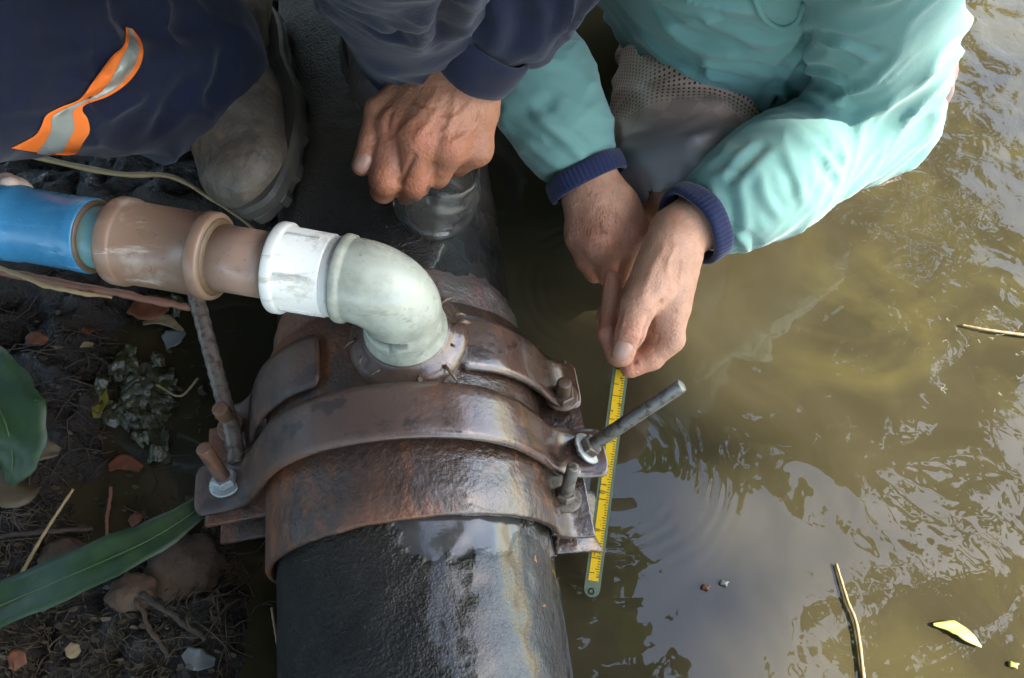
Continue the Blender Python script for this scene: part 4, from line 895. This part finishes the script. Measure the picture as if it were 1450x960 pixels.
def leaf(name, path, widths, mat, label, cat='leaf', group=None, fold=.18, curl=.0, n=26, up=None, tilt=None, thick=.0007):
    "a blade along a path, folded at the midrib, with real thickness"
    pts = spline(path, n); wd = np.interp(np.linspace(0, 1, n), np.linspace(0, 1, len(widths)), widths); T = np.gradient(pts, axis=0); T /= np.linalg.norm(T, axis=1, keepdims=True)
    upv_ = unit(up if up is not None else (0, 0, 1)); v = []; cc = [-1, -.66, -.33, 0, .33, .66, 1]; m = len(cc)
    for lay in (0, 1):
        for i in range(n):
            S_ = unit(np.cross(T[i], upv_)); U_ = np.cross(S_, T[i]); w_ = wd[i] * (1 + .05 * math.sin(i * 1.7))
            for c in cc: v.append(pts[i] + S_ * (c * w_) + U_ * (abs(c) * w_ * fold + curl * w_ * c * c * math.sin(i * .6) + .05 * w_ * math.sin(i * .9 + 3 * c) - (thick if lay else 0)))
    f = []
    for i in range(n - 1):
        for j in range(m - 1):
            a = i * m + j; f.append((a, a + 1, a + m + 1, a + m)); b = n * m + a; f.append((b + m, b + m + 1, b + 1, b))
    for i in range(n - 1):
        for j in (0, m - 1):
            a = i * m + j; b = n * m + a; f.append((a, a + m, b + m, b) if j == 0 else (b, b + m, a + m, a))
    o = link(name, mesh(name, v, f), M[mat])
    if mat == 'leaf_green': link('midrib', mesh('midrib', *sweep(pts + upv_ * .0003, np.linspace(.0011, .0004, n), 8)), M['leaf_pale_rib'], o)
    return tagit(o, label, cat, group)
# the long green blade and the broad green leaf at the edge
leaf('grass_blade', [onland(-160, 925, .03), P(-10, 862, -.015), P(120, 806, .004), P(220, 760, .004), P(298, 708, -.012), P(318, 690, -.030)], [.016, .0195, .0190, .0155, .009, .0012], 'leaf_green', 'long dark green blade of grass arching towards the saddle', 'leaf', fold=.16)
leaf('broad_leaf', [P(-60, 470, .02), P(-20, 540, .030), P(8, 600, .026), P(18, 650, .006), P(12, 684, -.012)], [.012, .030, .036, .026, .004], 'leaf_green', 'broad glossy green leaf overhanging the dark bank', 'leaf', fold=.14)
lf = [('dead_leaf', [(18, 612), (48, 632), (84, 640)], [.004, .016, .004], 'leaf_brown', 'brown rounded dead leaf below the broad green leaf', .02),
      ('dead_leaf', [(-8, 676), (22, 690), (54, 684)], [.010, .021, .006], 'leaf_brown', 'largest brown dead leaf at the foot of the broad green leaf', .012),
      ('dead_leaf', [(76, 492), (102, 487), (132, 488)], [.002, .0055, .002], 'leaf_tan', 'narrow pale dead leaf lying on the dark bank', .008),
      ('dead_leaf', [(202, 458), (232, 452), (258, 468)], [.002, .007, .002], 'leaf_tan', 'curled tan dead leaf under the brown coupling', .010),
      ('dead_leaf', [(186, 432), (212, 436), (240, 432)], [.010, .016, .008], 'leaf_orange', 'rusty orange dead leaf tucked under the brown coupling', .014),
      ('dead_leaf', [(233, 486), (246, 478), (262, 470)], [.009, .011, .003], 'leaf_grey', 'grey wet leaf above the algae clump', .006),
      ('dead_leaf', [(154, 662), (176, 654), (200, 664)], [.004, .008, .004], 'leaf_orange', 'pinkish orange dead leaf floating below the algae clump', .004),
      ('dead_leaf', [(36, 482), (50, 478), (66, 484)], [.004, .008, .004], 'leaf_orange', 'small orange dead leaf by the narrow pale leaf', .008),
      ('dead_leaf', [(118, 472), (128, 466), (140, 472)], [.004, .008, .004], 'leaf_orange', 'small orange dead leaf between the pale leaf and the coupling', .008),
      ('dead_leaf', [(184, 742), (192, 734), (198, 726)], [.004, .006, .003], 'leaf_orange', 'small orange dead leaf behind the long green blade', .008),
      ('dead_leaf', [(12, 938), (22, 934), (30, 944)], [.005, .008, .005], 'leaf_orange', 'bright orange scrap of leaf on the mossy mud', .012),
      ('dead_leaf', [(96, 914), (104, 922), (112, 926)], [.003, .006, .003], 'leaf_tan', 'pale scrap of leaf on the mossy mud', .012),
      ('dead_leaf', [(262, 922), (280, 934), (304, 938)], [.004, .009, .003], 'leaf_grey', 'grey wet leaf in the puddle beside the black pipe', .004)]
for nm, pp, wd, mt, lb, li in lf:
    leaf(nm, [onland(a, b, li + .002 * i % .003) for i, (a, b) in enumerate(pp)], wd, mt, lb, 'dead leaf', fold=.12, curl=.12, n=14)
leaf('floating_leaf', [P(1322, 884, WZ + .004), P(1350, 888, WZ + .005), P(1372, 902, WZ + .005), P(1390, 916, WZ + .004)], [.001, .0055, .0050, .0008], 'leaf_yellow', 'yellow-green leaf floating on the sunlit water', 'floating leaf', fold=.1, n=16)
# stalks, straws and twigs
def stalk(name, pts, r, mat, label, cat, seg=8, n=40, r1_=None, jag=.0):
    p = spline(pts, n); p = p + jag * np.stack([fbm(p * 70, 2, 1), fbm(p * 70, 2, 2), fbm(p * 70, 2, 3)], 1); rad = np.linspace(r, r if r1_ is None else r1_, n) * (1 + .12 * np.sin(np.arange(n) * 1.3))
    o = link(name, mesh(name, *sweep(p, rad, seg)), M[mat]); return tagit(o, label, cat)
stalk('dry_stalk', [P(-20, 200, .06), P(60, 224, .06), P(165, 246, .06), P(242, 250, .055), P(300, 282, .045), P(345, 312, .030), P(380, 345, .01)], .0033, 'straw', 'long bent straw-coloured stalk behind the brown coupling', 'stalk', r1_=.0016)
stalk('twig', [P(-30, 378, .06), P(70, 398, .06), P(170, 416, .06), P(262, 434, .055), P(285, 438, .04)], .0040, 'twig_red', 'reddish twig running just under the plastic pipe', 'twig', r1_=.0032, jag=.002)
stalk('twig', [onland(-10, 375, .10), P(80, 408, .075), P(160, 420, .05)], .0022, 'straw', 'thin tan twig crossing behind the reddish twig', 'twig', jag=.002)
stalk('straw_stem', [onland(22, 828, .006), onland(60, 760, .03), P(104, 692, -.02)], .0016, 'straw', 'thin straw standing up beside the long green blade', 'straw', r1_=.0012)
stalk('twig', [onland(0, 760, .008), onland(70, 752, .010), onland(132, 748, .008)], .0024, 'twig', 'short grey-brown twig lying behind the long green blade', 'twig', jag=.002)
stalk('twig', [onland(150, 768, .010), onland(152, 730, .012), onland(158, 690, .012)], .0016, 'twig_red', 'short reddish twig standing behind the long green blade', 'twig', jag=.002)
stalk('twig', [onland(176, 800, .02), onland(200, 868, .018), onland(238, 930, .01)], .0020, 'root', 'bent brown twig dropping from the green blade over the mud', 'twig', jag=.003)
stalk('twig', [onland(200, 842, .012), onland(246, 872, .014), onland(292, 906, .010)], .0026, 'twig', 'dark twig on the mud below the round stone', 'twig', jag=.003)
stalk('twig', [onland(222, 545, .010), onland(256, 560, .016), P(280, 536, -.04)], .0012, 'straw', 'short pale twig leaning beside the algae clump', 'twig', jag=.001)
stalk('twig', [P(385, 860, -.035), P(392, 905, -.04), P(402, 962, -.045)], .0013, 'straw', 'thin pale stem against the foot of the black pipe', 'twig')
stalk('reed_straw', [P(1184, 798, WZ + .003), P(1200, 850, WZ + .004), P(1214, 890, WZ + .004), P(1226, 990, WZ + .003)], .0012, 'straw', 'long tan straw floating towards the yellow-green leaf', 'straw', r1_=.0018)
stalk('reed_straw', [P(1362, 460, WZ + .003), P(1405, 468, WZ + .005), P(1480, 478, WZ + .004)], .0010, 'straw', 'straw floating on sunlit water out beyond the worker\'s elbow', 'straw', r1_=.0018)
# floating specks
for (px, py, mt, lb) in ((1000, 832, 'leaf_orange', 'tiny reddish petal floating on the sky reflection'), (1026, 826, 'leaf_grey', 'tiny dark grey scrap floating beside the reddish petal'), (1436, 942, 'leaf_yellow', 'small yellow petal floating on the water beyond the leaf')):
    c = P(px, py, WZ + .002); v, f = nets(bones_sdf([(c + [-.003, 0, 0], c + [.003, .001, .001], .0016, .0010), (c + [.001, -.002, .0005], c + [-.002, .002, 0], .0012, .0014)], .002), c - .009, c + .009, .0008)
    tagit(link('floating_petal', mesh('floating_petal', v, f), M[mt]), lb, 'petal')
# stones
def stone(px, py, r, label, sq=(1, .8, .6), sd=1):
    c = onland(px, py, r * .25); bm = bmesh.new(); bmesh.ops.create_icosphere(bm, subdivisions=4, radius=1.); v = np.array([x.co[:] for x in bm.verts]); f = [[y.index for y in x.verts] for x in bm.faces]; bm.free()
    k = 1 + .28 * fbm(v * 1.3 + sd * 9, 3, sd) + .06 * fbm(v * 6, 3, sd); v = v * k[:, None] * r * np.array(sq) + c
    tagit(link('stone', mesh('stone', v, f), M['stone']), label, 'stone')
stone(262, 808, .034, 'round brown earthy stone under the root tangle', (1, .9, .8), 1)
stone(92, 790, .022, 'small dark stone hidden behind the green blade', (1, .8, .6), 2)
stone(188, 838, .020, 'small dark stone between two twigs on the mud', (1, .8, .6), 4)
# algae clump heaped in the puddle
parts_ = []
for i in range(34):                                   # crumpled wet mats of weed lying over each other
    p = onland(random.gauss(198, 24), random.gauss(548, 46), .004); a0 = random.uniform(0, 6.28); sz = random.uniform(.010, .024); N_ = 12
    u_, w_ = np.meshgrid(np.linspace(-1, 1, N_), np.linspace(-1, 1, N_), indexing='ij'); u_, w_ = u_.ravel(), w_.ravel()
    rr_ = sz * (.75 + .5 * noise3(np.stack([np.arctan2(w_, u_), 0 * u_ + i, 0 * u_], 1), 4)); X_ = (u_ * math.cos(a0) - w_ * math.sin(a0) * .6) * rr_; Y_ = (u_ * math.sin(a0) + w_ * math.cos(a0) * .6) * rr_
    zz = .010 * fbm(np.stack([X_ * 70 + i, Y_ * 70, 0 * X_], 1), 3, 6) + .003 * (1 - u_ ** 2 - w_ ** 2) + random.uniform(0, .008)
    top = np.stack([p[0] + X_, p[1] + Y_, p[2] + zz], 1); bot = top - [0, 0, .0012]
    ff = [(k * N_ + l, (k + 1) * N_ + l, (k + 1) * N_ + l + 1, k * N_ + l + 1) for k in range(N_ - 1) for l in range(N_ - 1)]
    parts_.append((np.concatenate([top, bot]), ff + [tuple(x + N_ * N_ for x in q_[::-1]) for q_ in ff]))
tagit(link('algae_clump', mesh('algae_clump', *joinm(parts_)), M['algae']), 'wet green and grey algae clump in the dark puddle', 'algae', kind='stuff')
leaf('leaf_scrap', [onland(137, 592, .006), onland(142, 570, .010), onland(147, 548, .006)], [.003, .008, .003], 'algae_yellow', 'ragged yellow leaf scrap beside the wet algae clump', 'dead leaf', fold=.2, curl=.3, n=14)
# fine litter, roots and moss: nobody could count them
def scatter_tubes(name, regions, mat, label, cat, seg=5):
    parts = []
    for (n, x0, x1, y0, y1, L0, L1, r, lift) in regions:
        for _ in range(n):
            p = onland(random.uniform(x0, x1), random.uniform(y0, y1), .002); a = random.uniform(0, 6.28); L_ = random.uniform(L0, L1); pts_ = [p]
            for k in range(4):
                a += random.gauss(0, .6); nx_ = pts_[-1] + np.array([math.cos(a), math.sin(a), 0]) * L_ / 4; nx_[2] = max(gz(nx_), WZ - .01) + random.uniform(0, lift); pts_.append(nx_)
            parts.append(sweep(spline(pts_, 9), np.linspace(r, r * .5, 9), seg, caps=False))
    tagit(link(name, mesh(name, *joinm(parts)), M[mat]), label, cat, kind='stuff')
scatter_tubes('root_tangle', [(70, 205, 350, 735, 800, .03, .07, .0007, .024), (40, 270, 370, 770, 900, .03, .08, .0008, .02)], 'root', 'tangle of fine brown roots over the round stone', 'roots')
scatter_tubes('moss', [(220, -60, 260, 850, 975, .012, .03, .0005, .010), (120, -40, 140, 720, 850, .012, .03, .0005, .008)], 'leaf_brown', 'brownish moss and rootlets covering the mud', 'moss')
scatter_tubes('dead_grass', [(70, -60, 300, 430, 640, .03, .10, .0007, .014), (60, -40, 300, 640, 760, .03, .08, .0007, .012)], 'twig', 'dead grass stems littering the dark bank', 'dead grass')
lp = []
for i in range(380):
    px, py = (random.uniform(-60, 330), random.uniform(430, 960)) if i % 3 else (random.uniform(-40, 260), random.uniform(820, 960)); c = onland(px, py, .0025); a = random.uniform(0, 6.28); L_ = random.uniform(.0015, .0055); tilt = rng.normal(size=2) * .35
    rim = [(L_ * random.uniform(.5, 1.1) * math.cos(a + k * 1.05), L_ * random.uniform(.25, .7) * math.sin(a + k * 1.05)) for k in range(6)]
    lp.append(([c + [x, y, x * tilt[0] + y * tilt[1] + random.gauss(0, .0004)] for x, y in rim], [(0, 1, 2, 3), (0, 3, 4, 5)]))
lv, lq = joinm(lp); lq = np.array(lq)
tagit(link('leaf_litter', mesh('leaf_litter', lv, np.array(lq)), M['leaf_brown']), 'crumbled brown leaf litter on the dark bank', 'leaf litter', kind='stuff')

# ------------------------------------------------------------------ trees round the water (some seen mirrored; others unseen, added to block light)
simple('bark', (.085, .065, .045), .85, .3, 12, .8, 40, .01)
t = NT('foliage'); rn = t.n.new('ShaderNodeNewGeometry').outputs['Random Per Island']; c = t.ramp(rn, [(0., (.030, .055, .010)), (.5, (.060, .090, .016)), (1., (.115, .125, .022))]); t.inp(Base_Color=c, Roughness=.5)
tr = t.n.new('ShaderNodeBsdfTranslucent'); t.set(tr.inputs[0], (.13, .16, .02)); mx = t.n.new('ShaderNodeMixShader'); mx.inputs[0].default_value = .35
t.t.links.new(t.b.outputs[0], mx.inputs[1]); t.t.links.new(tr.outputs[0], mx.inputs[2]); t.t.links.new(mx.outputs[0], t.n['Material Output'].inputs[0]); M['foliage'] = t.m
SD = V(SUN_DIR)
SUNLIT = [(.300, .480, .050, .050), (.62, .44, .20, .26), (.60, .12, .24, .16), (.47, .62, .05, .05), (.95, .35, .25, .5), (.40, .72, .04, .06)]  # spots the added crown is cut open for, so sun falls there
def tree(label, base, cc, rx, rz, n, size, clusters, seed, carve=False, keep=None):
    r = np.random.default_rng(seed); base = V(base); cc = V(cc); o = empty('tree', base, label, 'tree', None)
    limbs = []; tk_ = spline([base, base * .5 + cc * .5 + [.2, .1, -.4], cc - [0, 0, rz * .35]], 14); limbs.append(sweep(tk_, np.linspace(.17, .08, 14), 10))
    cen = r.normal(size=(clusters, 3)); cen = cen / np.linalg.norm(cen, axis=1, keepdims=True) * (r.random((clusters, 1)) ** .4) * [rx, rx, rz] + cc
    for k in cen[:22]:
        if carve:
            gg = [q_ - SD * ((q_[2] - .10) / SD[2]) for q_ in spline([tk_[-1], k], 8)]
            if any(((a_[0] - x) / (a + .06)) ** 2 + ((a_[1] - y) / (b + .06)) ** 2 < 1 for a_ in gg for (x, y, a, b) in SUNLIT): continue
        limbs.append(sweep(spline([tk_[-1], (tk_[-1] + k) / 2 + r.normal(size=3) * (.02 if carve else .15), k], 8), np.linspace(.05, .012, 8), 6))
    link('trunk', mesh('trunk', *joinm(limbs)), M['bark'], o)
    p = cen[r.integers(0, clusters, n)] + r.normal(size=(n, 3)) * [rx * .16, rx * .16, rz * .16]
    if keep is not None: p = p[keep(p)]
    if carve:
        gpt = p - SD * ((p[:, 2] - .10) / SD[2])[:, None]; m = np.ones(len(p), bool)
        for (x, y, a, b) in SUNLIT: m &= ((gpt[:, 0] - x) / (a + .13)) ** 2 + ((gpt[:, 1] - y) / (b + .13)) ** 2 > 1
        p = p[m]
    n = len(p); d = r.normal(size=(n, 3)); d[:, 2] *= .5; d /= np.linalg.norm(d, axis=1, keepdims=True); e = np.cross(d, r.normal(size=(n, 3))); e /= np.linalg.norm(e, axis=1, keepdims=True); L_ = size * (.6 + .8 * r.random((n, 1)))
    v = np.stack([p - d * L_, p - e * L_ * .42, p + d * L_, p + e * L_ * .42], 1).reshape(-1, 3)
    link('crown', mesh('crown', v, np.arange(n * 4).reshape(-1, 4)), M['foliage'], o, smooth=False)
# unseen tree added on the sun side, crown cut to shape shade and sun patches
sc = V(SUN_DIR) * 7.2
tree('unseen leafy tree added on the sunny side to shade the workers', (sc[0] + .8, sc[1] - 1.2, -.5), sc + [-.9, .2, 0], 1.75, .8, 9000, .13, 90, 5, carve=True)
tree('tall loose-crowned tree mirrored in the open water', (2.6, 5.0, -.5), (2.15, 3.3, 4.2), 1.45, 1.2, 1500, .24, 30, 6)
tree('tree leaning over the far water beyond the kneeling worker', (.6, 5.2, -.5), (.9, 3.5, 4.4), 1.35, 1.1, 2600, .15, 40, 9)
tree('unseen dense tree added behind the navy worker to darken the bank', (-3.2, 2.6, 0), (-2.3, 2.2, 3.4), 2.1, 1.6, 8000, .20, 80, 7)  # out of view, added to keep the bank side dark
tree('unseen dense tree added beside the plastic pipe to block sky light', (-3.0, -.9, 0), (-2.4, -.6, 3.2), 2.1, 1.6, 8000, .20, 80, 8)  # out of view, added to hold back sky light from the bank
tree('unseen broad tree added opposite the teal-shirted worker to cut sky light', (-.6, -4.4, 0), (-.4, -3.4, 3.6), 2.2, 1.6, 8000, .20, 80, 11)  # out of view, added to lower the ambient light
tree('unseen tall tree added across the water to cover the low sky', (-1.6, 6.5, 0), (-1.2, 5.2, 4.2), 2.4, 1.9, 8000, .22, 80, 12)  # out of view, added to close off part of the sky
tree('unseen wide tree added over the workers to screen the sky', (-1.9, .9, 0), (-.75, .6, 3.9), 1.5, .7, 3600, .17, 60, 14)  # overhead screen, added so less sky lights the work
